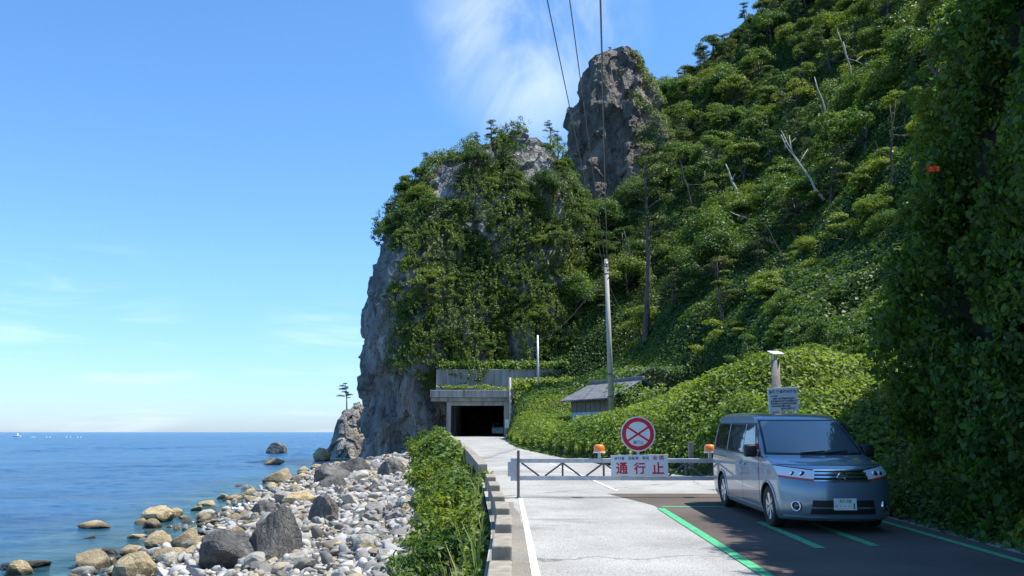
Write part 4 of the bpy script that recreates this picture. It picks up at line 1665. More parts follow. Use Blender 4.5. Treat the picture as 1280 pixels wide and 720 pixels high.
def beach():
    rng = np.random.default_rng(16)
    pale = [rock_mesh('beach_rock', 400 + i, M['rock_pale'], 3, .68) for i in range(7)]
    tan = [rock_mesh('beach_rock', 420 + i, M['rock_tan'], 3, .6) for i in range(5)]
    dark = [rock_mesh('boulder', 440 + i, M['rock_dark'], 4, .8, .4) for i in range(4)]
    big = [  # px, py (middle), width px, height px, kind, label
        (340, 668, 70, 62, 'dark', 'largest dark grey boulder standing upright on the beach', 0),
        (277, 686, 82, 48, 'dark', 'broad dark boulder left of the largest one', 1),
        (402, 636, 40, 34, 'dark', 'grey rough boulder behind the largest dark one', 2),
        (326, 636, 34, 18, 'dark', 'grey boulder at the back edge of the tan rocks', 3),
        (344, 560, 27, 15, 'dark', 'dark pointed rock standing in the sea off the headland', 2),
        (410, 592, 50, 26, 'dark', 'low dark rock shelf under the headland cliff', 1),
        (440, 583, 46, 22, 'dark', 'dark rock block between rock shelf and cliff foot', 0),
        (196, 643, 48, 20, 'tan', 'larger tan rock alone in the water', 0),
        (114, 656, 40, 9, 'tan', 'flat tan rock awash farthest left in the water', 1),
        (349, 595, 48, 20, 'tan', 'long tan rock in shallow water below the headland', 2),
        (337, 576, 32, 10, 'tan', 'flat tan rock farther out beside the dark pointed rock', 3),
        (398, 567, 26, 18, 'tan', 'tan rock leaning at the sea end of the cliff', 4),
        (163, 710, 62, 34, 'tan', 'big tan boulder at the bottom edge of the photo', 0),
        (196, 676, 42, 22, 'tan', 'tan boulder at the waterline left of the broad dark boulder', 1),
        (232, 672, 44, 24, 'tan', 'pale tan boulder touching the broad dark boulder', 2),
        (204, 692, 58, 16, 'tan', 'flat tan slab between the bottom boulder and the waterline', 3),
        (158, 688, 34, 14, 'tan', 'small tan rock at the edge of the surf', 4),
        (124, 690, 40, 10, 'wet', 'low wet rock just breaking the surface near the beach', 0),
        (22, 708, 62, 9, 'wet', 'long wet reef awash in the bottom left corner', 1),
        (375, 623, 50, 16, 'tan', 'tan slab on the beach behind the grey rough boulder', 0),
        (292, 647, 26, 10, 'tan', 'small tan rock at the waterline below the white surf', 1),
        (487, 585, 36, 24, 'dark', 'grey weathered block at the foot of the seaward bank', 3),
        (100, 714, 34, 12, 'pale', 'pale rounded rock at the lower left shoreline', 1),
    ]
    wet = [rock_mesh('sea_rock', 460 + i, M['rock_wet'], 3, .5) for i in range(2)]
    sets = {'dark': dark, 'tan': tan, 'wet': wet, 'pale': pale}
    spots = []
    for px, py, w, h, kind, lab, k in big:
        yb = py + h / 2
        zz = SEA
        for _ in range(4):
            P = px_on_plane(px, yb, zz)
            zz = max(SEA, float(ground_z(P[0], P[1])) + .05)
        dist = P[1]
        W = w / F * dist * .5
        me = sets[kind][k % len(sets[kind])]
        co = np.array([v.co[:] for v in me.vertices])
        ext = np.abs(co).max(0)
        Hh = h / F * dist
        s = W / ext[0]
        sz = Hh * .74 / ext[2]
        o = put_rock(me, 'boulder' if kind == 'dark' else ('sea_rock' if kind == 'wet' else 'shore_rock'), (P[0], P[1] + W * .55, zz + Hh * .24), 1, (0, 0, (rng.random() - .5) * .5), lab, 'rock', None, (s, s * .85, sz))
        spots.append((P[0], P[1] + W * .55, W))
    S = np.array(spots)
    # individual stones: the largest and nearest ones
    items = []
    tries = 0
    while len(items) < 262 and tries < 60000:
        tries += 1
        y = 13 + 80 * rng.random() ** 1.8
        a, b = float(shore(y)) - .6 - (1.9 if rng.random() < .3 else .3), float(toe(y)) - .1
        t = rng.random()
        x = a + (b - a) * t
        r = rng.uniform(.15, .33) * (1 + .012 * y) * (1.5 if rng.random() < .12 else 1)
        P = np.array([[x, y, -1.3]])
        if not visible(P, 10)[0]: continue
        if (np.hypot(S[:, 0] - x, S[:, 1] - y) < S[:, 2] * .8 + r * .6).any(): continue
        if any((q[0] - x) ** 2 + (q[1] - y) ** 2 < (q[2] + r) ** 2 * .8 for q in items): continue
        items.append((x, y, r, t))
    for x, y, r, t in items:
        z = max(float(ground_z(x, y)), SEA - .1)
        istan = rng.random() < (.85 if t < .25 else .45 if t < .45 else .12)
        isdark = (not istan) and rng.random() < .13
        st = tan if istan else pale
        me = st[rng.integers(len(st))] if not isdark else dark[rng.integers(4)]
        lab = ('tan stone at the wet edge of the beach' if istan else 'dark grey stone lying among the pale beach stones' if isdark else 'pale grey stone on the shingle beach')
        grp = ('tan stones along the waterline' if istan else 'dark stones on the beach' if isdark else 'pale stones on the beach')
        put_rock(me, 'beach_stone', (x, y, z + r * .25), r * rng.uniform(.9, 1.2), (rng.normal(0, .25), rng.normal(0, .25), rng.random() * 6.28), lab, 'stone', grp)
    # the cobbles between them
    bm = bmesh.new()
    bmesh.ops.create_icosphere(bm, subdivisions=2, radius=1)
    bm.verts.index_update()
    base = np.array([v.co[:] for v in bm.verts])
    bf = np.array([[v.index for v in f.verts] for f in bm.faces])
    bm.free()
    shapes = []
    for k in range(24):
        V = base.copy()
        for _ in range(9):
            d = rng.normal(0, 1, 3)
            d /= np.linalg.norm(d)
            ex = np.clip((V * d).sum(1) - rng.uniform(.3, .62), 0, None)
            V = V - d * ex[:, None]
        V *= 1 + .1 * fbm(V + k * 7, .9, 2, k)[:, None]
        V /= np.abs(V).max()
        V *= rng.uniform(.6, 1.1, 3)
        shapes.append(V)
    n = 15000
    y = 11 + 84 * rng.random(n) ** 1.55
    a, b = shore(y) - .5, toe(y) + .25
    t = rng.random(n) ** .85
    x = a + (b - a) * t
    r = (.05 + .2 * rng.random(n) ** 2.2) * (1 + .012 * y)
    z = ground_z(x, y) + rng.uniform(-.2, .5, n) * r
    VV, FF = [], []
    for i in range(n):
        s = shapes[rng.integers(24)]
        th = rng.random() * 6.28
        c, sn = math.cos(th), math.sin(th)
        q = s * r[i]
        q = np.stack([q[:, 0] * c - q[:, 1] * sn, q[:, 0] * sn + q[:, 1] * c, q[:, 2] * .8], 1)
        VV.append(q + [x[i], y[i], z[i]])
        FF.append(bf + i * len(base))
    m, nt, out = new_mat('cobbles')
    g = N(nt, 'ShaderNodeNewGeometry')
    rp = ramp(nt, [(0, (.13, .125, .115)), (.2, (.24, .23, .21)), (.45, (.36, .35, .32)), (.68, (.48, .465, .43)), (.8, (.38, .31, .2)), (1, (.12, .115, .105))])
    nt.links.new(g.outputs['Random Per Island'], rp.inputs['Fac'])
    no = N(nt, 'ShaderNodeTexNoise')
    no.inputs['Scale'].default_value = 9
    no.inputs['Detail'].default_value = 8
    nt.links.new(g.outputs['Position'], no.inputs['Vector'])
    rr_ = ramp(nt, [(.3, (.75, .75, .75)), (.7, (1.1, 1.1, 1.1))])
    nt.links.new(no.outputs['Fac'], rr_.inputs['Fac'])
    mx = N(nt, 'ShaderNodeMix', data_type='RGBA', blend_type='MULTIPLY')
    mx.inputs[0].default_value = 1
    nt.links.new(rp.outputs['Color'], mx.inputs[6])
    nt.links.new(rr_.outputs['Color'], mx.inputs[7])
    pb = N(nt, 'ShaderNodeBsdfPrincipled')
    pb.inputs['Roughness'].default_value = .85
    bu = N(nt, 'ShaderNodeBump')
    bu.inputs['Strength'].default_value = .5
    bu.inputs['Distance'].default_value = .03
    nt.links.new(no.outputs['Fac'], bu.inputs['Height'])
    nt.links.new(bu.outputs['Normal'], pb.inputs['Normal'])
    nt.links.new(soak(nt, g, mx.outputs[2], pb), pb.inputs['Base Color'])
    nt.links.new(pb.outputs['BSDF'], out.inputs['Surface'])
    o = npmesh('shingle', np.concatenate(VV), np.concatenate(FF), m)
    tag(o, 'small pale cobbles filling the beach between the larger stones', 'shingle', kind='stuff')
    # surf: little patches of foam around the rocks
    fo = MB()
    for (px, py, w) in [(292, 636, 26), (303, 631, 16), (240, 680, 12), (352, 611, 12), (283, 652, 10)]:
        P = px_on_plane(px, py, SEA + .02)
        ww = w / F * P[1] / 2
        for k in range(34):
            a = rng.random() * 6.28
            q = math.sqrt(rng.random())
            cx, cy = P[0] + math.cos(a) * q * ww, P[1] + math.sin(a) * q * ww * .9
            s = ww * rng.uniform(.05, .22) * (1 - .6 * q)
            m_ = 9
            V = [(cx, cy, SEA + .09 + s * .1)] + [(cx + s * math.cos(u * 6.283 / m_) * rng.uniform(.6, 1.6), cy + s * math.sin(u * 6.283 / m_) * rng.uniform(.5, 1.2), SEA + .0) for u in range(m_)]
            fo.add(V, [(0, 1 + u, 1 + (u + 1) % m_) for u in range(m_)])
    o = fo.build('sea_foam', M['white'], smooth=True)
    tag(o, 'white surf around the rocks at the waterline', 'foam', kind='stuff')


beach()

# a small boat and net floats far out
bt = at(21, 548.5, 640)
bo = empty('fishing_boat', (bt[0], bt[1], SEA))
hull = MB()
ring = []
for t, w, z in [(-2.6, .7, 1.0), (-1, 1.0, .9), (1.4, .9, 1.0), (3.1, .08, 1.5)]:
    ring.append([(t, -w, z), (t, -w * .6, -.3), (t, w * .6, -.3), (t, w, z)])
V = [p for r_ in ring for p in r_]
Fs = [(i * 4 + k, i * 4 + k + 1, i * 4 + k + 5, i * 4 + k + 4) for i in range(3) for k in range(3)] + [(0, 3, 2, 1), (0, 4, 7, 3), (4, 8, 11, 7), (8, 12, 15, 11), (12, 13, 14, 15)]
hull.add(V, Fs).build('hull', M['white'], bo)
MB().box(-1.4, .6, -.6, .6, .9, 2.6, .08).build('cabin', M['white'], bo)
MB().tube([(-.4, 0, 2.6), (-.4, 0, 4.6)], .06, 6).build('mast', M['steel'], bo)
tag(bo, 'tiny white fishing boat far out near the horizon', 'boat')
for j, px in enumerate([40, 43, 58, 62, 83, 88, 97, 101]):
    q = at(px, 549, 600)
    o = MB().lathe([(.05, -.3), (.28, -.2), (.36, .1), (.28, .35), (.06, .45)], 10).build('net_float', M['white'], loc=(q[0], q[1], SEA), smooth=True)
    tag(o, 'white net float in the row right of the fishing boat', 'float', 'net floats far out on the sea')

# ------------------------------------------------------------------ kerb blocks
yk = [5.6, 7.5, 9.4, 11.25, 13.1, 14.95, 17.3, 19.6, 22]
kl = ['', 'concrete kerb block nearest the camera at the bottom edge', 'concrete kerb block next beyond the nearest one', 'third concrete kerb block from the bottom edge', 'fourth concrete kerb block from the bottom edge',
      'kerb block with weeds at its side before the barrier post', 'leaf-covered kerb block left of the barrier post', 'kerb block among leaves just beyond the barrier', '']
for i, y in enumerate(yk):
    if not kl[i]: continue
    x = float(xl(y + .5))
    o = MB().box(-.11, .11, 0, .98, -.25, .33, .018).build('kerb_block', M['kerbtop'], loc=(x - .11, y, float(zr(y)) + .0))
    o.rotation_euler = (.0187, 0, math.atan((float(xl(y)) - float(xl(y + 1)))))
    tag(o, kl[i], 'kerb block', 'concrete blocks along the sea side of the road')
# low parapet along the far curve
pts = [(float(xl(y)) - .18, y, float(zr(y))) for y in np.arange(24, 92, 4)]
mb = MB()
for a, b in zip(pts[:-1], pts[1:]):
    mb.bar((a[0], a[1], a[2] + .05), (b[0], b[1], b[2] + .05), .25, .62)
tag(mb.build('parapet_wall', M['kerbtop']), 'low concrete parapet curving along the road to the tunnel', 'parapet')

# ------------------------------------------------------------------ barrier and signs
BY = 18.1
bz = float(zr(BY))
bar = empty('road_barrier', (3.0, BY, bz))
ox = 3.0
rail = lambda z, h, nm: MB().box(.12 - ox, 5.5 - ox, -.04, .04, z, z + h, .008).build(nm, M['steel'], bar)
rail(.72, .09, 'top_rail')
rail(.36, .09, 'bottom_rail')
xs_ = np.linspace(.2, 5.4, 13)
br = MB()
for k in range(0, 12, 2):
    a, b, c = xs_[k], xs_[k + 1], xs_[k + 2]
    br.bar((a - ox, 0, .72), (b - ox - .06, 0, .45), .035)
    br.bar((b - ox + .06, 0, .45), (c - ox, 0, .72), .035)
    br.bar((c - ox, 0, .45), (c - ox, 0, .72), .04)
br.build('lattice', M['steel_dark'], bar)
MB().box(-.03 - ox, .12 - ox, -.05, .05, .35, .82, .01).box(-.09 - ox, -.03 - ox, -.03, .03, .44, .74).build('latch_plate', M['steel'], bar)
MB().tube([(5.55 - ox, 0, 0), (5.55 - ox, 0, 1.05)], .09, 12).build('pivot_post', M['steel'], bar)
for px in (749, 887):
    X = at(px, 560, BY)[0] - ox
    MB().box(X - .03, X + .03, -.03, .03, .81, .93).build('beacon_stalk', M['steel'], bar)
    b = MB().lathe([(.115, 0), (.115, .07), (.108, .115), (.075, .145), (0, .15)], 20, 'z', (X, 0, .955)).build('beacon', M['orange'], bar, smooth=True)
    MB().lathe([(.0, 0), (.125, 0), (.125, .03), (.0, .03)], 20, 'z', (X, 0, .925)).build('beacon_base', M['white'], b)
tag(bar, 'grey steel lattice barrier closing the road with orange beacons', 'barrier')
gp = empty('gate_post', (at(648, 600, BY - .12)[0], BY - .12, bz))
MB().tube([(0, 0, 0), (0, 0, .98)], .03, 10).build('post', M['steel_dark'], gp)
MB().box(-.06, .06, -.06, .06, 0, .02).build('foot_plate', M['steel_dark'], gp)
tag(gp, 'thin dark steel post at the left end of the barrier', 'post')

# rectangular board
YS = BY - .075
c0, c1 = at(763.5, 568.5, YS), at(835.5, 595, YS)
w, h = c1[0] - c0[0], c0[2] - c1[2]
bd = empty('closure_sign', ((c0[0] + c1[0]) / 2, YS, (c0[2] + c1[2]) / 2))
bd.rotation_euler = (0, math.radians(-.6), 0)
MB().box(-w / 2, w / 2, 0, .02, -h / 2, h / 2, .004).build('board', M['signwhite'], bd)
t = MB()
for ch, cx in zip('通行止', (-.31, -.0, .32)):
    add_text(t, ch, .3, cx * w, -.004, -.13 * h, .007, fit=(.205 * w, .56 * h))
for ch, cx in zip('全面', (.275, .39)):
    add_text(t, ch, .1, cx * w, -.004, .35 * h, .002, fit=(.085 * w, .19 * h))
t.build('red_lettering', M['signred'], bd)
t = MB()
for s_, cx, ww in (('歩行者', -.35, .18), ('自転車', -.1, .18), ('車両', .11, .115)):
    add_text(t, s_, .1, cx * w, -.004, .34 * h, .0012, fit=(ww * w, .16 * h))
t.build('blue_lettering', M['signblue'], bd)
tag(bd, 'white rectangular board with big red characters hung on the barrier', 'sign')

# round prohibition sign
cc = at(797.5, 542.5, YS)
R_ = 21.3 / F * YS
rs = empty('round_sign', (cc[0], YS, cc[2]))
MB().lathe([(0, .012), (R_, .012), (R_, 0), (0, 0)], 48, 'y').build('plate', M['signwhite'], rs)
MB().lathe([(R_ * .93, -.003), (R_ * .7, -.003)], 48, 'y').build('red_ring', M['signred'], rs)
x_ = MB()
for s_ in (-1, 1):
    a = math.radians(33)
    for k in (0,):
        dx, dz = math.cos(a) * R_ * .71, math.sin(a) * R_ * .71 * s_
        nx_, nz_ = -math.sin(a) * s_ * R_ * .055, math.cos(a) * R_ * .055
        x_.add([(-dx - nx_, -.004 - .0006 * s_, -dz - nz_), (dx - nx_, -.004 - .0006 * s_, dz - nz_), (dx + nx_, -.004 - .0006 * s_, dz + nz_), (-dx + nx_, -.004 - .0006 * s_, -dz + nz_)], [(0, 1, 2, 3)])
x_.build('red_cross', M['signred'], rs)
t = MB()
add_text(t, '通行止', .12, 0, -.003, -R_ * .47, .001, fit=(R_ * .62, R_ * .22))
t.build('lettering', M['signblue'], rs)
MB().bar((0, .03, -R_ * .4), (0, .03, -R_ - .08), .05, .03).build('bracket', M['steel'], rs)
tag(rs, 'round red-ringed no-entry sign with a red cross above the barrier', 'sign')

# wooden post behind the barrier
wp = at(864, 570, 25.0)
zz = float(zr(25.0))
o = MB().box(-.075, .075, -.075, .075, -.3, .95, .01).build('wooden_post', M['wood_grey'], loc=(wp[0], 25.0, zz))
tag(o, 'square grey wooden post standing behind the barrier left of the van', 'post')

# notice board with solar lamp
NY = 19.9
base = at(973, 540, NY)
gz = float(zr(NY))
nt_ = empty('notice_board', (base[0], NY, gz))
topz = at(970, 450, NY)[2] - gz
px0 = at(971, 470, NY)[0] - base[0]
MB().tube([(0, .06, 0), (px0, .06, topz)], .1, 14).build('post', M['wood_grey'], nt_, smooth=True)
MB().tube([(px0 - .03, .06, topz), (px0 - .04, .06, topz + .12)], .03, 8).build('neck', M['steel'], nt_)
a0 = at(960, 439, NY)
sp = MB()
cx, cz = at(970.5, 440.5, NY)[0] - base[0], at(970, 440.5, NY)[2] - gz
q4 = [(-.17, .1, .05), (.07, .1, .05), (.18, -.1, -.035), (-.07, -.1, -.035)]
sp.add([(cx + a, b + .06, cz + c) for a, b, c in q4] + [(cx + a, b + .06, cz + c - .02) for a, b, c in q4],
       [(0, 1, 2, 3), (7, 6, 5, 4), (0, 4, 5, 1), (1, 5, 6, 2), (2, 6, 7, 3), (3, 7, 4, 0)])
sp.build('solar_panel', M['white'], nt_)
c0, c1 = at(959.5, 484.5, NY - .06), at(998.5, 514, NY - .06)
w, h = c1[0] - c0[0], c0[2] - c1[2]
pb_ = MB().box(-w / 2, w / 2, 0, .03, -h / 2, h / 2, .004).build('board', M['signwhite'], nt_, loc=((c0[0] + c1[0]) / 2 - base[0], -.07, (c0[2] + c1[2]) / 2 - gz))
pb_.rotation_euler = (0, math.radians(-2), 0)
t = MB()
for i, ch in enumerate('道路交通規制予告'):
    add_text(t, ch, .1, (-.41 + i * .117) * w, -.004, .33 * h, .002, fit=(.1 * w, .14 * h))
t.build('heading', M['signblue'], pb_)
rng = np.random.default_rng(3)
t = MB()
for r_, (x0, x1) in enumerate([(-.42, -.2), (-.36, .34), (-.42, .42), (-.42, .4), (-.42, .2), (-.1, .36)]):
    x = x0
    while x < x1:
        ww = rng.uniform(.015, .035)
        hh = rng.uniform(.025, .045)
        zc = .14 - r_ * .105
        t.add([(x * w, -.004, (zc - hh) * h), ((x + ww) * w, -.004, (zc - hh) * h), ((x + ww) * w, -.004, (zc + hh) * h), (x * w, -.004, (zc + hh) * h)], [(0, 1, 2, 3)])
        x += ww + rng.uniform(.008, .02)
t.build('small_print', M['signblack'], pb_)
tag(nt_, 'white notice board on a wooden post with a solar panel on top', 'sign')

# ------------------------------------------------------------------ tunnel portal
PY = 90.0
zt = float(zr(PY))
po = empty('tunnel_portal', (-3.6, PY, zt))
ox, oz = -3.6, zt


def pbx(x0, x1, y0, y1, z0, z1, name, mat='concrete', bev=.03, parent=None):
    return MB().box(x0 - ox, x1 - ox, y0 - PY, y1 - PY, z0 - oz, z1 - oz, bev).build(name, M[mat], parent or po)


xA = lambda px: at(px, 530, PY)[0]
zA = lambda py: at(600, py, PY)[2]
pbx(xA(538), xA(646), PY - .8, PY + 5, zA(497), zA(488), 'roof_slab')
pbx(xA(539), xA(640), PY - .5, PY + 5, zA(501.5), zA(497) - .003, 'cornice')
pbx(xA(563), xA(630), PY - .1, PY + .5, zA(507), zA(501.5) - .003, 'lintel_beam')
pbx(xA(558), xA(563.5), PY - .15, PY + .55, zt - .6, zA(501.5) - .004, 'pillar')
pbx(xA(630), xA(637), PY - .15, PY + .55, zt - .6, zA(501.5) - .004, 'pillar')
pbx(xA(637) + .004, xA(656), PY + .3, PY + 5.4, zt - .6, zA(497) - .006, 'side_wall')
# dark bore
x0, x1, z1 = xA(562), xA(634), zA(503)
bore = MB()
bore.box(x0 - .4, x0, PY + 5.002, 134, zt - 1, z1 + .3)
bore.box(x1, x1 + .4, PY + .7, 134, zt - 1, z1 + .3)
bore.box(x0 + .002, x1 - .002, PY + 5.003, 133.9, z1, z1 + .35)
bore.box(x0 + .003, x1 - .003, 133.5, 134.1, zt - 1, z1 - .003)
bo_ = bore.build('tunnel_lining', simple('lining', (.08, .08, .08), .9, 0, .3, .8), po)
for k in range(5):
    yy = PY + 6 + k * 2.4
    MB().box(x0 + .003 - ox, x0 + .28 - ox, yy - PY, yy + .35 - PY, 0, z1 - oz - .01).build('lining_rib', M['concrete'], po)
for ob in (bo_,):
    ob.data.transform(Matrix.Translation((-ox, -PY, -oz)))
pbx(xA(544), xA(564), PY + 1.5, PY + 1.9, zt - .9, zt + .45, 'parapet', 'concrete', .02)
tag(po, 'concrete rock-shed portal of the road tunnel under the headland', 'tunnel portal')
rw = empty('retaining_wall', (0, 92.4, zt))
A_, B_ = at(545, 488, 92.4), at(728, 488, 92.4)
ztop = at(640, 461.5, 92.4)[2]
MB().box(A_[0], B_[0], 0, .5, A_[2] - zt - .4, ztop - zt, .03).build('wall', M['concrete'], rw)
j = MB()
for x in np.arange(A_[0] + .45, B_[0], .48):
    j.box(x - .012, x + .012, -.004, .01, A_[2] - zt, ztop - zt - .05)
j.build('board_joints', simple('joint', (.2, .2, .19), .95), rw)
tag(rw, 'long grey board-marked concrete wall above the tunnel portal', 'retaining wall')


def cover_patch(name, lab, box, n, size, mat, seed, nrm=(0, -.6, .8), fancy=True):
    rng = np.random.default_rng(seed)
    P = np.stack([rng.uniform(box[i][0], box[i][1], n) for i in range(3)], 1)
    keep = fbm(P, 1.1, 2, seed) > -.25
    P = P[keep]
    P[:, 2] += mound(P, 1.6, seed) * .5
    V, Fq = leaves(P, np.tile(nrm, (len(P), 1)), size, rng, .6, .4, fancy, .65)
    tag(npmesh(name, V, Fq, M[mat]), lab, 'creeper', kind='stuff')


cover_patch('wall_top_vines', 'creeper spilling over the top of the concrete wall', [(A_[0], B_[0] + 3), (92.0, 94.6), (ztop - .25, ztop + .5)], 3800, .32, 'leaf_kudzu', 71)
cover_patch('slab_vines', 'grassy fringe on the roof slab of the tunnel portal', [(xA(545), xA(640)), (90, 92.3), (zA(488), zA(487))], 700, .25, 'leaf_kudzu', 72)
cover_patch('portal_vines', 'creeper hanging beside the right side of the tunnel portal', [(xA(640), xA(730)), (88.4, 91.6), (zA(507), zA(478))], 5200, .32, 'leaf_kudzu', 73)
cover_patch('portal_vines', 'leafy growth piled at the right foot of the tunnel portal', [(xA(646), xA(740)), (84, 89.5), (zA(540), zA(497))], 4200, .32, 'leaf_kudzu', 74)

# ------------------------------------------------------------------ poles and wires
def pole(name, label, base, top, r0, r1, mat):
    base, top = np.array(base), np.array(top)
    o = empty(name, base)
    MB().tube([(0, 0, 0), tuple(top - base)], [r0, r1], 14).build('shaft', M[mat], o, smooth=True)
    return tag(o, label, 'pole')


up_b, up_t = at(765, 520, 46), at(757.5, 324, 46)
M['poleconc'] = simple('poleconc', (.4, .38, .34), .85, 0, .15, 2, bump=.2)
up = pole('utility_pole', 'tall concrete utility pole standing in the creepers by the shed', up_b, up_t, .165, .105, 'poleconc')
for k in range(7):
    q = (up_t - up_b) * (.3 + .09 * k)
    s_ = 1 if k % 2 else -1
    MB().bar((q[0], q[1], q[2]), (q[0] + s_ * .32, q[1], q[2]), .025).build('climbing_step', M['steel_dark'], up)
for f_ in (.12, .26, .9, .95):
    q = (up_t - up_b) * f_
    MB().lathe([(.2, -.04), (.215, -.04), (.215, .04), (.2, .04)], 14, 'z', tuple(q)).build('band', M['steel_dark'], up)
q = (up_t - up_b) * .965
MB().bar((q[0] - .25, q[1] - .12, q[2]), (q[0] + .25, q[1] - .12, q[2]), .06).build('bracket', M['steel_dark'], up)
pole('lamp_pole', 'slender pale steel pole rising above the concrete wall', at(673, 508, 84), at(672, 419, 84), .13, .09, 'steel')
pole('lamp_pole', 'short pale pole right beside the tunnel opening', at(638, 545, 88.5), at(637.5, 472, 88.5), .15, .12, 'poleconc')
bx = empty('control_box', at(634, 530, 89.6))
MB().box(-.22, .22, -.15, .15, -.5, .5, .02).build('cabinet', M['signwhite'], bx)
MB().box(-.18, .18, -.16, -.15, -.44, .44).build('door', M['white'], bx)
tag(bx, 'small white control box on the right tunnel pillar', 'control box')


def wire(name, label, a, b, sag, r, n=40):
    a, b = np.array(a), np.array(b)
    pts = [a + (b - a) * t - np.array([0, 0, 4 * sag * t * (1 - t)]) for t in np.linspace(0, 1, n)]
    o = MB().tube(pts, r, 6).build(name, M['cable'], smooth=True)
    tag(o, label, 'cable')


d_ = up_t - up_b
for (f_, (px, Ye), r, lab, dx) in [(.97, (684, 17), .015, 'leftmost overhead cable running from the pole over the road', -.22),
                             (.965, (712, 17), .014, 'middle overhead cable running from the pole over the road', -.05),
                             (.985, (750.5, 17), .022, 'thick rightmost overhead cable running from the pole over the road', .05)]:
    a = up_b + d_ * f_ + [dx, -.15, 0]
    m = at(px, 0, Ye)
    e = a + (m - a) * ((46 + 12) / (46 - Ye))
    e[2] = 11.2
    # straight in plan, sagging so that it passes through m
    t_ = (46 - Ye) / 58
    zlin = a[2] + (e[2] - a[2]) * t_
    sag = (zlin - m[2]) / (4 * t_ * (1 - t_))
    wire('overhead_cable', lab, a, e, sag, r)
wire('overhead_cable', 'cable from the utility pole to the slender pale pole', up_b + d_ * .9 + [-.15, 0, 0], at(672, 424, 84), .8, .02)
wire('guy_wire', 'guy wire running down from the pole to the slope', up_b + d_ * .86, hit(800, 440) if hit(800, 440) is not None else at(800, 440, 60), .05, .018)

# ------------------------------------------------------------------ the shed under the creepers
HY = 56.6
hx0, hx1 = np.array([2.6, 0, 0]), np.array([8.1, 0, 0])
zb = 2.0
sh = empty('wooden_shed', ((hx0[0] + hx1[0]) / 2, HY, zb))
L_ = (hx1[0] - hx0[0]) / 2
eav = 3.95 - zb
MB().box(-L_, L_, 0, 4, 0, eav, .01).build('wall', M['wood'], sh)
mb = MB()
for k in range(8):
    x = -L_ + .12 + k * (2 * L_ - .2) / 8
    mb.box(x, x + (2 * L_ - .2) / 8 - .04, -.03, -.004, .05, eav * .52)
mb.build('cladding_sheet', M['sheet'], sh)
for k in range(9):
    x = -L_ + k * 2 * L_ / 9
    MB().box(x + .01, x + .07, -.03, -.004, eav * .54, eav - .05).build('batten', M['wood_grey'], sh)
rf = MB()
rise = .95
nrow, ncol = 10, 26
for side in (0, 1):
    V, Fs = [], []
    for i in range(nrow + 1):
        t_ = i / nrow
        y = -.6 + 2.6 * t_ if side == 0 else 4.6 - 2.6 * t_
        z = eav - .12 + (rise + .3) * t_
        for k in range(ncol * 2 + 1):
            x = -L_ - .7 + (2 * L_ + 1.1) * k / (ncol * 2)
            V.append((x, y, z + .035 * (k % 2) + .0))
    n_ = ncol * 2 + 1
    Fs = [(i * n_ + k, i * n_ + k + 1, (i + 1) * n_ + k + 1, (i + 1) * n_ + k) for i in range(nrow) for k in range(ncol * 2)]
    rf.add(V, Fs)
ro = rf.build('roof', M['rooftile'], sh)
so = ro.modifiers.new('thick', 'SOLIDIFY')
so.thickness = .1
MB().box(-L_ - .7, L_ + .42, 1.88, 2.12, eav + rise + .12, eav + rise + .38, .05).build('ridge', M['rooftile'], ro)
sh.rotation_euler = (0, 0, math.radians(-64))
tag(sh, 'weathered wooden shed with a grey tiled roof sunk in creepers', 'shed')
hb = at(819, 503, 60)
hu = empty('wooden_hut', hb)
rz_ = at(819, 458, 60)[2] - hb[2]
MB().add([(-2.4, 0, 0), (2.4, 0, 0), (2.4, 0, rz_ - 1.2), (0, 0, rz_ - .15), (-2.4, 0, rz_ - 1.2), (-2.4, 4, 0), (2.4, 4, 0), (2.4, 4, rz_ - 1.2), (0, 4, rz_ - .15), (-2.4, 4, rz_ - 1.2)],
         [(0, 1, 2, 3, 4), (9, 8, 7, 6, 5), (0, 5, 6, 1), (1, 6, 7, 2), (0, 4, 9, 5)]).build('wall', M['wood'], hu)
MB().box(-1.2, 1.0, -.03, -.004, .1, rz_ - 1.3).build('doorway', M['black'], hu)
r2 = MB()
for s_ in (-1, 1):
    r2.add([(0, -.5, rz_), (s_ * 2.8, -.5, rz_ - 1.35), (s_ * 2.8, 4.4, rz_ - 1.35), (0, 4.4, rz_), (0, -.5, rz_ - .12), (s_ * 2.8, -.5, rz_ - 1.47), (s_ * 2.8, 4.4, rz_ - 1.47), (0, 4.4, rz_ - .12)],
           [(0, 1, 2, 3), (4, 7, 6, 5), (0, 4, 5, 1), (1, 5, 6, 2), (2, 6, 7, 3)])
r2.build('roof', M['wood_grey'], hu)
tag(hu, 'dark gabled hut almost swallowed by creepers right of the shed', 'hut')
cover_patch('shed_vines', 'creeper climbing over the near end of the wooden shed', [(6.3, 9.6), (52.4, 57), (2.4, 4.3)], 3600, .2, 'leaf_kudzu', 78)
cover_patch('hut_vines', 'creeper covering the roof of the dark hut', [(hb[0] - 3.4, hb[0] + 3.8), (59, 62), (hb[2] + rz_ - 1.6, hb[2] + rz_ - .4)], 2300, .24, 'leaf_kudzu', 75)

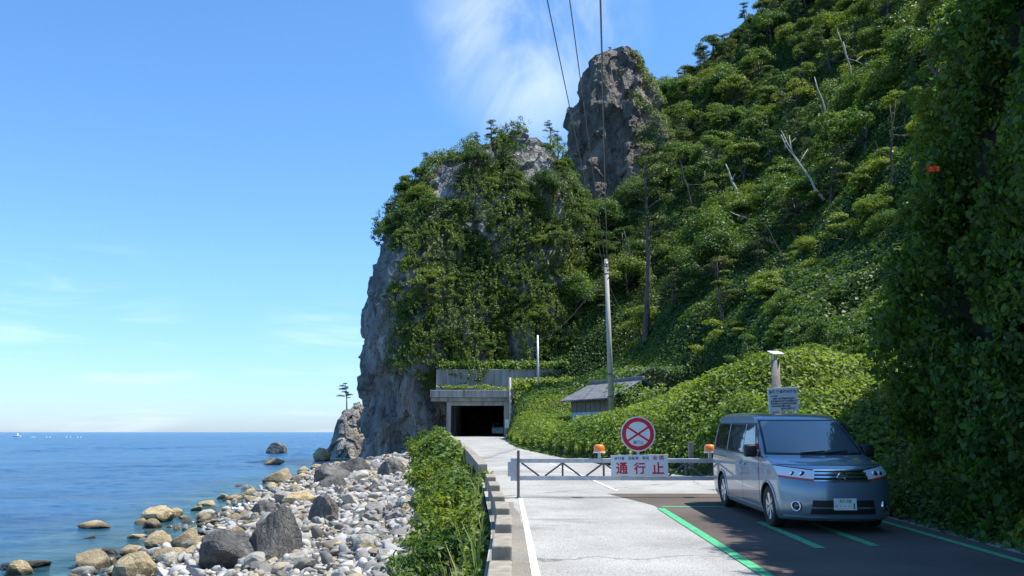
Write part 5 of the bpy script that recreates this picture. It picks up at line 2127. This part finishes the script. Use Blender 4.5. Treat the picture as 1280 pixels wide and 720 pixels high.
# ------------------------------------------------------------------ the van (front towards -y)
SZ = .95
zf_ = [.17, .24, .32, .45, .58, .68, .78, .86, .92, .965, 1.0, 1.03, 1.06, 1.10, 1.13, 1.2, 1.3, 1.45, 1.6, 1.70, 1.74, 1.775, 1.80, 1.82, 1.835, 1.842]
ff_ = [2.18, 2.30, 2.335, 2.345, 2.34, 2.33, 2.30, 2.265, 2.22, 2.14, 2.04, 1.92, 1.78, 1.58, 1.44, 1.34, 1.20, .97, .73, .57, .49, .38, .22, -.02, -.4, -.9]
vf = pchip(zf_, ff_)
vw = pchip([.17, .24, .4, .6, .85, 1.0, 1.12, 1.25, 1.45, 1.6, 1.70, 1.76, 1.80, 1.825, 1.842], [.79, .825, .842, .8475, .8475, .842, .83, .805, .765, .73, .70, .67, .62, .52, .3])
vr = pchip([.17, .3, .5, .9, 1.1, 1.4, 1.65, 1.74, 1.79, 1.82, 1.842], [-2.2, -2.30, -2.33, -2.345, -2.33, -2.28, -2.22, -2.17, -2.08, -1.95, -1.5])
vc = pchip([.17, .5, .8, .95, 1.05, 1.13, 1.3, 1.6, 1.74, 1.842], [.34, .36, .36, .38, .36, .30, .25, .2, .2, .3])
vp = pchip([.17, .8, 1.0, 1.13, 1.5, 1.842], [3.4, 3.2, 3.0, 2.5, 2.3, 2.2])


def bar_(y):
    return 1 - .02 * (y / 2.3) ** 2 - .035 * np.clip((y - 1.2) / 1.1, 0, 1) ** 2


def fpt(u, z, off=0.0):
    """front surface: u in [-1,1] across; world-style coords (front is -y)"""
    u = np.asarray(u, float)
    w, f, c, p = vw(z), vf(z), vc(z), vp(z)
    y = f - c * np.abs(u) ** p
    x = w * u * bar_(y)
    return np.stack([x, -y, z * SZ + 0 * x], -1)


def spt(side, y, z):
    """side surface, y measured forward"""
    x = side * vw(z) * bar_(y)
    return np.stack([x + 0 * np.asarray(y, float), -np.asarray(y, float), np.asarray(z) * SZ + 0 * np.asarray(y, float)], -1)


def grid_patch(fn, U, Vv, off, thick=0.0):
    """fn(u,v)->point; offset along the surface normal"""
    nu, nv = U.shape
    P = fn(U.ravel(), Vv.ravel()).reshape(nu, nv, 3)
    e = 1e-3
    du = fn(U.ravel() + e, Vv.ravel()) - P.reshape(-1, 3)
    dv = fn(U.ravel(), Vv.ravel() + e) - P.reshape(-1, 3)
    n = np.cross(du, dv)
    n = unit(n).reshape(nu, nv, 3)
    return P, n


def patch(fn, corners, nu, nv, off, name, mat, parent, outward, smooth=True, edge=None, thick=.0):
    """corners: 4 (u,v): a(lower left) b(lower right) c(upper right) d(upper left)"""
    a, b, c, d = [np.array(q, float) for q in corners]
    s, t = np.meshgrid(np.linspace(0, 1, nu), np.linspace(0, 1, nv), indexing='ij')
    UV = (a * ((1 - s) * (1 - t))[..., None] + b * (s * (1 - t))[..., None] + c * (s * t)[..., None] + d * ((1 - s) * t)[..., None])
    P, n = grid_patch(fn, UV[..., 0], UV[..., 1], off)
    sgn = np.sign((n * np.array(outward)).sum(-1).mean())
    P = P + n * sgn * off
    V = P.reshape(-1, 3)
    Fs = [(i * nv + k, (i + 1) * nv + k, (i + 1) * nv + k + 1, i * nv + k + 1) for i in range(nu - 1) for k in range(nv - 1)]
    if thick:
        m = len(V)
        V = np.concatenate([V, (P - n * sgn * thick).reshape(-1, 3)])
        rim = [(i, 0) for i in range(nu)] + [(nu - 1, k) for k in range(1, nv)] + [(i, nv - 1) for i in range(nu - 2, -1, -1)] + [(0, k) for k in range(nv - 2, 0, -1)]
        idx = [i * nv + k for i, k in rim]
        for q in range(len(idx)):
            a_, b_ = idx[q], idx[(q + 1) % len(idx)]
            Fs.append((a_, b_, b_ + m, a_ + m))
    mb = MB().add(V, Fs)
    if name is None: return mb
    o = mb.build(name, mat, parent, smooth, auto=.6)
    return o


def make_van():
    root = empty('minivan')
    zz = np.concatenate([np.linspace(.17, .9, 22), np.linspace(.92, 1.14, 20), np.linspace(1.17, 1.68, 16), np.linspace(1.70, 1.80, 10), np.linspace(1.807, 1.842, 9)])
    nf, ns, nr = 41, 46, 17
    uu = np.sin(np.linspace(-1, 1, nf) * math.pi / 2 * .98) / math.sin(math.pi / 2 * .98)
    rings = []
    for z in zz:
        w, f, c, p, r = vw(z), vf(z), vc(z), vp(z), vr(z)
        cr, pr = .2, 5.0
        fy = f - c * np.abs(uu) ** p
        F_ = np.stack([w * uu * bar_(fy), -fy], 1)
        ys = np.linspace(f - c, r + cr, ns + 2)[1:-1]
        Rt = np.stack([w * bar_(ys), -ys], 1)
        ur = np.linspace(1, -1, nr)
        ur = np.sign(ur) * np.abs(ur) ** .6
        ry = r + cr * np.abs(ur) ** pr
        Re = np.stack([w * ur * bar_(ry), -ry], 1)
        Lt = np.stack([-w * bar_(ys[::-1]), -ys[::-1]], 1)
        ring = np.concatenate([F_, Rt, Re, Lt])
        rings.append(np.concatenate([ring, np.full((len(ring), 1), z * SZ)], 1))
    R = np.array(rings)
    nz, nn = R.shape[:2]
    V = R.reshape(-1, 3)
    Fs = [(i * nn + k, i * nn + (k + 1) % nn, (i + 1) * nn + (k + 1) % nn, (i + 1) * nn + k) for i in range(nz - 1) for k in range(nn)]
    Fs.append(tuple(range(nn - 1, -1, -1)))
    Fs.append(tuple((nz - 1) * nn + k for k in range(nn)))
    mb = MB().add(V, Fs)
    body = mb.build('body', M['paint'], root, smooth=True, auto=.7)
    # wheel arches
    cu = MB()
    for wy in (-1.43, 1.43):
        for s_ in (-1, 1):
            cu.lathe([(0, -.16), (.355, -.16), (.355, .16), (0, .16)], 40, 'x', (s_ * .78, wy, .31))
    ct = cu.build('cutter', M['black'])
    bm = bmesh.new()
    bm.from_mesh(ct.data)
    bmesh.ops.remove_doubles(bm, verts=bm.verts[:], dist=1e-5)
    bmesh.ops.recalc_face_normals(bm, faces=bm.faces[:])
    bm.to_mesh(ct.data)
    bm.free()
    ct.data.materials.clear()
    ct.data.materials.append(M['black'])
    md = body.modifiers.new('arch', 'BOOLEAN')
    md.operation = 'DIFFERENCE'
    md.object = ct
    md.solver = 'EXACT'
    try:
        md.material_mode = 'TRANSFER'
    except Exception:
        pass
    dg = bpy.context.evaluated_depsgraph_get()
    me = bpy.data.meshes.new_from_object(body.evaluated_get(dg))
    body.modifiers.clear()
    body.data = me
    bpy.data.objects.remove(ct)
    OUTF = (0, -1, .3)
    # windscreen
    patch(fpt, [(-.955, 1.135), (.955, 1.135), (.93, 1.71), (-.93, 1.71)], 40, 20, .002, 'windscreen_seal', M['black'], root, OUTF)
    patch(fpt, [(-.91, 1.165), (.91, 1.165), (.885, 1.685), (-.885, 1.685)], 40, 20, .005, 'windscreen', M['windshield'], root, OUTF)
    # cowl
    for s_, x0 in ((-1, .15), (1, .62)):
        a = fpt(np.array([x0 - .5]), 1.155)[0] + [0, -.02, .015]
        b = fpt(np.array([x0 - .02]), 1.185)[0] + [0, -.02, .015]
        MB().bar(tuple(a), tuple(b), .018).build('wiper', M['black'], root)
    # hood seam
    hs = MB()
    # sides
    for s_ in (-1, 1):
        fn = lambda y, z, s_=s_: spt(s_, y, z)
        out = (s_, 0, 0)
        # black window band
        patch(fn, [(1.08, 1.09), (-2.05, 1.10), (-1.98, 1.64), (.62, 1.655)], 40, 14, .0025, 'window_band', M['black'], root, out)
        for q in ([(.84, 1.13), (.06, 1.13), (.06, 1.615), (.54, 1.615)], [(0, 1.13), (-.98, 1.13), (-.98, 1.615), (0, 1.615)], [(-1.08, 1.13), (-1.98, 1.14), (-1.93, 1.61), (-1.08, 1.615)]):
            patch(fn, q, 20, 14, .006, 'side_window', M['glass'], root, out)
        patch(fn, [(1.06, 1.13), (.89, 1.13), (.74, 1.42), (.76, 1.42)], 8, 8, .006, 'quarter_window', M['glass'], root, out)
        # bright pillar trims
        for y_ in (.03, -1.03):
            patch(fn, [(y_ + .02, 1.12), (y_ - .02, 1.12), (y_ - .02, 1.63), (y_ + .02, 1.63)], 3, 12, .008, 'pillar_trim', M['steel'], root, out)
        # doors: dark joint strips round raised panels
        for (y0, y1, nm) in ((1.0, .03, 'door'), (.015, -1.05, 'door')):
            d_o = patch(fn, [(y0, .30), (y1, .30), (y1, 1.075), (y0, 1.075)], 24, 18, .0035, nm, M['paint'], root, out)
            patch(fn, [(y0 + .009, .292), (y1 - .009, .292), (y1 - .009, 1.084), (y0 + .009, 1.084)], 24, 18, .0015, 'seam', M['black'], d_o, out)
            hy = y1 + .13 if y0 > .5 else y0 - .13
            hp = spt(s_, np.array([hy]), .93)[0]
            MB().box(hp[0] - .012 if s_ > 0 else hp[0] - .03, hp[0] + .03 if s_ > 0 else hp[0] + .012, hp[1] - .085, hp[1] + .085, hp[2] - .016, hp[2] + .018, .012).build('handle', M['paint'], d_o, True)
        # sliding rail
        patch(fn, [(-1.08, .985), (-2.1, .985), (-2.1, 1.005), (-1.08, 1.005)], 16, 3, .004, 'slide_rail', M['steel_dark'], root, out)
        # sill trim
        patch(fn, [(1.03, .185), (-1.03, .185), (-1.03, .275), (1.03, .275)], 30, 5, .012, 'sill', M['alloy'], root, out, thick=.012)
        # arches
        for wy in (1.43, -1.43):
            ar = MB()
            A_ = np.linspace(math.radians(-22), math.radians(202), 30)
            V = []
            for a in A_:
                for r_, o_ in ((.352, .004), (.352, .016), (.385, .014), (.392, .002)):
                    y_, z_ = wy + r_ * math.cos(a), max(.175, (.31 + r_ * math.sin(a)) / SZ)
                    p_ = spt(s_, np.array([y_]), z_)[0]
                    V.append((p_[0] + s_ * o_, p_[1], p_[2]))
            Fs = [(i * 4 + k, i * 4 + k + 1, i * 4 + k + 5, i * 4 + k + 4) for i in range(29) for k in range(3)]
            ar.add(V, Fs).build('wheel_arch', M['paint'], root, True)
            # wheel
            wh = empty('wheel', (s_ * .735, -wy, .31))
            wh.parent = root
            tyre = MB().lathe([(.2, -.095), (.285, -.1), (.305, -.085), (.312, -.05), (.312, .05), (.305, .085), (.285, .1), (.205, .095)], 40, 'x')
            tyre.build('tyre', M['rubber'], wh, True, auto=.6)
            rim = MB()
            o1 = s_ * .088
            rim.lathe([(.207, o1), (.195, o1 - s_ * .005), (.19, o1 - s_ * .03), (.185, -o1)], 40, 'x')
            rim.lathe([(0, o1 - s_ * .012), (.04, o1 - s_ * .012), (.055, o1 - s_ * .03)], 20, 'x')
            for k in range(6):
                a = k * math.pi / 3 + .3
                for da in (-.13, .13):
                    b_ = a + da
                    rim.bar((o1 - s_ * .02, .03 * math.cos(a), .03 * math.sin(a)), (o1 - s_ * .014, .198 * math.cos(b_), .198 * math.sin(b_)), .026, .03)
            rim.build('rim', M['alloy'], wh, False)
            MB().lathe([(0, o1 - s_ * .06), (.186, o1 - s_ * .06)], 30, 'x').build('brake_disc', M['steel_dark'], wh)
        # mirror
        mp_ = spt(s_, np.array([.92]), 1.16)[0]
        mi = MB().box(mp_[0] + (.03 if s_ > 0 else -.23), mp_[0] + (.23 if s_ > 0 else -.03), mp_[1] - .09, mp_[1] + .05, mp_[2] - .07, mp_[2] + .13, .035).build('mirror', M['black'], root, True)
        MB().box(mp_[0] + (.045 if s_ > 0 else -.215), mp_[0] + (.215 if s_ > 0 else -.045), mp_[1] + .051, mp_[1] + .054, mp_[2] - .05, mp_[2] + .11).build('mirror_glass', M['chrome'], mi)
        # head lamp: from the grille out round the corner
        hl = patch(fpt, [(s_ * .50, .80), (s_ * 1.0, .845), (s_ * 1.0, .985), (s_ * .44, .93)], 26, 8, .006, 'headlight', M['lampglass'], root, OUTF, thick=.006)
        patch(fpt, [(s_ * .49, .775), (s_ * 1.0, .825), (s_ * 1.0, .852), (s_ * .49, .808)], 26, 3, .007, 'indicator', M['amber'], hl, OUTF)
        patch(fpt, [(s_ * .455, .79), (s_ * 1.0, .835), (s_ * 1.0, 1.0), (s_ * .425, .945)], 26, 8, .003, 'lamp_surround', M['black'], hl, OUTF)
        for u_, r_ in ((.66, .043), (.8, .036)):
            c_ = fpt(np.array([s_ * u_]), .885)[0]
            MB().lathe([(0, -.016), (r_ * .55, -.02), (r_ * .8, -.012), (r_, -.014), (r_ * 1.05, .02)], 20, 'y', tuple(c_)).build('reflector', M['chrome'], hl, True)
            MB().lathe([(0, -.024), (r_ * .5, -.022), (r_ * .62, -.016)], 16, 'y', tuple(c_)).build('bulb', M['glass'], hl, True)
        # fog lamp
        c_ = fpt(np.array([s_ * .8]), .40)[0]
        yaw = s_ * .75
        fg = empty('fog_lamp', tuple(c_ + [s_ * .01, -.012, 0]), yaw)
        fg.parent = root
        MB().lathe([(.055, -.004), (.062, -.014), (.075, -.012), (.082, .02)], 24, 'y').build('bezel', M['chrome'], fg, True)
        MB().lathe([(0, -.004), (.056, -.002), (.058, .02)], 24, 'y').build('lens', M['glass'], fg, True)
    # grille
    patch(fpt, [(-.5, .775), (.5, .775), (.455, .945), (-.455, .945)], 30, 8, .004, 'grille', M['black'], root, OUTF)
    gr = root.children[-1]
    gr = [c for c in root.children if c.name.startswith('grille')][0]
    for z_, th, x_ in ((.935, .016, .46), (.895, .02, .47), (.845, .02, .48), (.79, .014, .5)):
        patch(fpt, [(-x_, z_ - th), (x_, z_ - th), (x_, z_ + th * .3), (-x_, z_ + th * .3)], 34, 3, .022, 'grille_bar', M['chrome'], gr, OUTF, thick=.02)
    c_ = fpt(np.array([0.]), .86)[0] + [0, -.035, 0]
    em = MB().lathe([(.062, 0), (.066, -.012), (.054, -.014), (.05, 0)], 28, 'y', tuple(c_))
    em.box(c_[0] - .075, c_[0] + .075, c_[1] - .018, c_[1] - .006, c_[2] - .016, c_[2] + .016, .004)
    em.build('emblem', M['chrome'], gr, False)
    # lower intake
    patch(fpt, [(-.6, .29), (.6, .29), (.55, .50), (-.55, .50)], 30, 8, .003, 'air_intake', M['black'], root, OUTF)
    patch(fpt, [(-.57, .375), (.57, .375), (.57, .40), (-.57, .40)], 30, 3, .012, 'intake_bar', M['chrome'], root, OUTF, thick=.012)
    # bumper lip
    patch(fpt, [(-.98, .20), (.98, .20), (.98, .245), (-.98, .245)], 40, 4, .018, 'bumper_lip', M['paint'], root, OUTF, thick=.018)
    # number plate
    c_ = fpt(np.array([0.0]), .445)[0]
    pl = MB().box(c_[0] - .165, c_[0] + .165, c_[1] - .03, c_[1] - .018, c_[2] - .0825, c_[2] + .0825, .004).build('number_plate', M['plate'], root)
    t = MB()
    yy = c_[1] - .0325
    add_text(t, '石川', .05, c_[0] - .045, yy, c_[2] + .047, .0012, fit=(.085, .042))
    add_text(t, '328', .05, c_[0] + .05, yy, c_[2] + .047, .0012, fit=(.075, .042))
    add_text(t, 'さ', .04, c_[0] - .13, yy, c_[2] - .025, .001, fit=(.034, .036))
    for dx in (-.07, -.01, .055):
        V = [(c_[0] + dx + .008 * math.cos(a), yy, c_[2] - .025 + .008 * math.sin(a)) for a in np.linspace(0, 6.283, 11)[:-1]]
        t.add(V, [tuple(range(10))])
    add_text(t, '1', .08, c_[0] + .125, yy, c_[2] - .025, .002, fit=(.022, .08))
    t.build('lettering', M['green_text'], pl)
    # hood shut line + tail
    patch(fpt, [(-.93, 1.005), (.93, 1.005), (.93, 1.012), (-.93, 1.012)], 40, 2, .002, 'bonnet_seam', M['black'], root, OUTF)
    # roof antenna
    MB().tube([(0, .35, 1.72 * SZ + .1), (.0, .2, 1.86 * SZ + .12)], .006, 5).build('antenna', M['black'], root)
    MB().box(-.6, .6, -.02, 0, 1.2 * SZ, 1.6 * SZ).build('rear_window', M['glass'], root, loc=(0, 2.34, 0))
    return root


van = make_van()
van.location = (4.83, 14.9, float(zr(14.9)) + .012)
van.rotation_euler = (.0187, 0, math.radians(0))
tag(van, 'blue-grey minivan parked in the dark bay by the vine-covered rock', 'van')


# the pale car just inside the tunnel: an own small hatchback
def small_car():
    o = empty('small_car', (-1.55, 99.5, float(zr(93)) + .01))
    b = MB()
    prof = [(-1.7, .3), (-1.7, .75), (-1.55, .95), (-.75, 1.02), (-.25, 1.42), (1.1, 1.45), (1.6, 1.0), (1.7, .8), (1.7, .3)]
    V = [(s_ * (.74 if z < 1.1 else .62), y, z) for s_ in (-1, 1) for y, z in prof]
    n_ = len(prof)
    Fs = [tuple(range(n_)), tuple(range(2 * n_ - 1, n_ - 1, -1))] + [(i, (i + 1) % n_, n_ + (i + 1) % n_, n_ + i) for i in range(n_)]
    b.add(V, Fs).build('body', M['sheet'], o)
    MB().add([(-.62, -.72, 1.05), (.62, -.72, 1.05), (.55, -.29, 1.4), (-.55, -.29, 1.4)], [(0, 1, 2, 3)]).build('windscreen', M['glass'], o, loc=(0, -.02, .01))
    for s_ in (-1, 1):
        for wy in (-1.1, 1.1):
            MB().lathe([(0, -.08), (.28, -.08), (.28, .08), (0, .08)], 18, 'x', (s_ * .68, wy, .29)).build('wheel', M['rubber'], o)
        MB().box(s_ * .5 - .14, s_ * .5 + .14, -1.715, -1.69, .68, .82, .01).build('headlight', M['white'], o)
    MB().box(-.25, .25, -1.72, -1.705, .42, .55).build('number_plate', M['plate'], o)
    tag(o, 'pale small car parked just inside the tunnel mouth', 'car')


small_car()

# ------------------------------------------------------------------ light
SUN_EL, SUN_AZ = math.radians(64), math.radians(91)      # azimuth clockwise from +Y (towards +X)
sl = bpy.data.lights.new('sun', 'SUN')
sl.energy = 4.6
sl.angle = math.radians(.53)
sl.color = (1, .965, .9)
so = bpy.data.objects.new('sun', sl)
COL.objects.link(so)
dirv = Vector((math.sin(SUN_AZ) * math.cos(SUN_EL), math.cos(SUN_AZ) * math.cos(SUN_EL), math.sin(SUN_EL)))
so.rotation_euler = dirv.to_track_quat('Z', 'Y').to_euler()
so.location = dirv * 200

w = bpy.data.worlds.new('World')
SC.world = w
w.use_nodes = True
nt = w.node_tree
for n in list(nt.nodes): nt.nodes.remove(n)
out = nt.nodes.new('ShaderNodeOutputWorld')
bg = nt.nodes.new('ShaderNodeBackground')
bg.inputs['Strength'].default_value = .145
sky = nt.nodes.new('ShaderNodeTexSky')
sky.sky_type = 'NISHITA'
sky.sun_disc = False
sky.sun_elevation = SUN_EL
sky.sun_rotation = SUN_AZ
sky.air_density = 1.0
sky.dust_density = .4
sky.ozone_density = 1.5
tc = nt.nodes.new('ShaderNodeTexCoord')


def vdot(vec):
    v = Vector(vec).normalized()
    n = nt.nodes.new('ShaderNodeVectorMath')
    n.operation = 'DOT_PRODUCT'
    n.inputs[1].default_value = v
    nt.links.new(tc.outputs['Generated'], n.inputs[0])
    return n.outputs['Value']


def mrange(sock, a, b, lo=0., hi=1.):
    n = nt.nodes.new('ShaderNodeMapRange')
    n.interpolation_type = 'SMOOTHSTEP'
    n.inputs['From Min'].default_value = a
    n.inputs['From Max'].default_value = b
    n.inputs['To Min'].default_value = lo
    n.inputs['To Max'].default_value = hi
    nt.links.new(sock, n.inputs['Value'])
    return n.outputs[0]


def math_(op, a, b):
    n = nt.nodes.new('ShaderNodeMath')
    n.operation = op
    for k, s in enumerate((a, b)):
        if hasattr(s, 'links'): nt.links.new(s, n.inputs[k])
        else: n.inputs[k].default_value = s
    return n.outputs[0]


def cloudnoise(rot, scl, s, det=8):
    mp = nt.nodes.new('ShaderNodeMapping')
    mp.inputs['Rotation'].default_value = rot
    mp.inputs['Scale'].default_value = scl
    nt.links.new(tc.outputs['Generated'], mp.inputs['Vector'])
    n = nt.nodes.new('ShaderNodeTexNoise')
    n.inputs['Scale'].default_value = s
    n.inputs['Detail'].default_value = det
    n.inputs['Roughness'].default_value = .58
    n.inputs['Distortion'].default_value = .7
    nt.links.new(mp.outputs['Vector'], n.inputs['Vector'])
    return n.outputs['Fac']


c1 = ray(662, 38)
m1 = mrange(vdot(c1), .989, .9995)
n1 = mrange(cloudnoise((.2, .5, .3), (2.2, 1, 1.2), 3.2), .3, .74)
cir = math_('MULTIPLY', math_('MULTIPLY', m1, n1), .42)
# low bands near the horizon on the left
m2 = mrange(vdot(ray(60, 470)), .985, .9975)
n2 = mrange(cloudnoise((0, 0, 0), (1, 1, 9), 4), .45, .72)
m3 = mrange(vdot(ray(400, 465)), .995, .9992)
low = math_('MULTIPLY', math_('MAXIMUM', m2, m3), math_('MULTIPLY', n2, .2))
fac = math_('MAXIMUM', cir, low)
mx = nt.nodes.new('ShaderNodeMix')
mx.data_type = 'RGBA'
nt.links.new(fac, mx.inputs[0])
sepz = nt.nodes.new('ShaderNodeSeparateXYZ')
nt.links.new(tc.outputs['Generated'], sepz.inputs[0])
tint = ramp(nt, [(0, (.47, .62, .93)), (.05, (.5, .68, .95)), (.18, (.55, .79, 1.03)), (.6, (.5, .82, 1.06))])
nt.links.new(sepz.outputs['Z'], tint.inputs['Fac'])
tm = nt.nodes.new('ShaderNodeMix')
tm.data_type = 'RGBA'
tm.blend_type = 'MULTIPLY'
tm.inputs[0].default_value = 1
nt.links.new(sky.outputs[0], tm.inputs[6])
nt.links.new(tint.outputs['Color'], tm.inputs[7])
nt.links.new(tm.outputs[2], mx.inputs[6])
mx.inputs[7].default_value = (6.2, 6.5, 6.9, 1)
nt.links.new(mx.outputs[2], bg.inputs['Color'])
nt.links.new(bg.outputs[0], out.inputs['Surface'])

vs = SC.view_settings
vs.view_transform = 'Standard'
vs.look = 'None'
vs.gamma = 1
vs.exposure = .72
vs.use_curve_mapping = False
SC.cycles.max_bounces = 6
SC.cycles.diffuse_bounces = 3
SC.cycles.glossy_bounces = 3
SC.cycles.transmission_bounces = 3
SC.cycles.transparent_max_bounces = 4
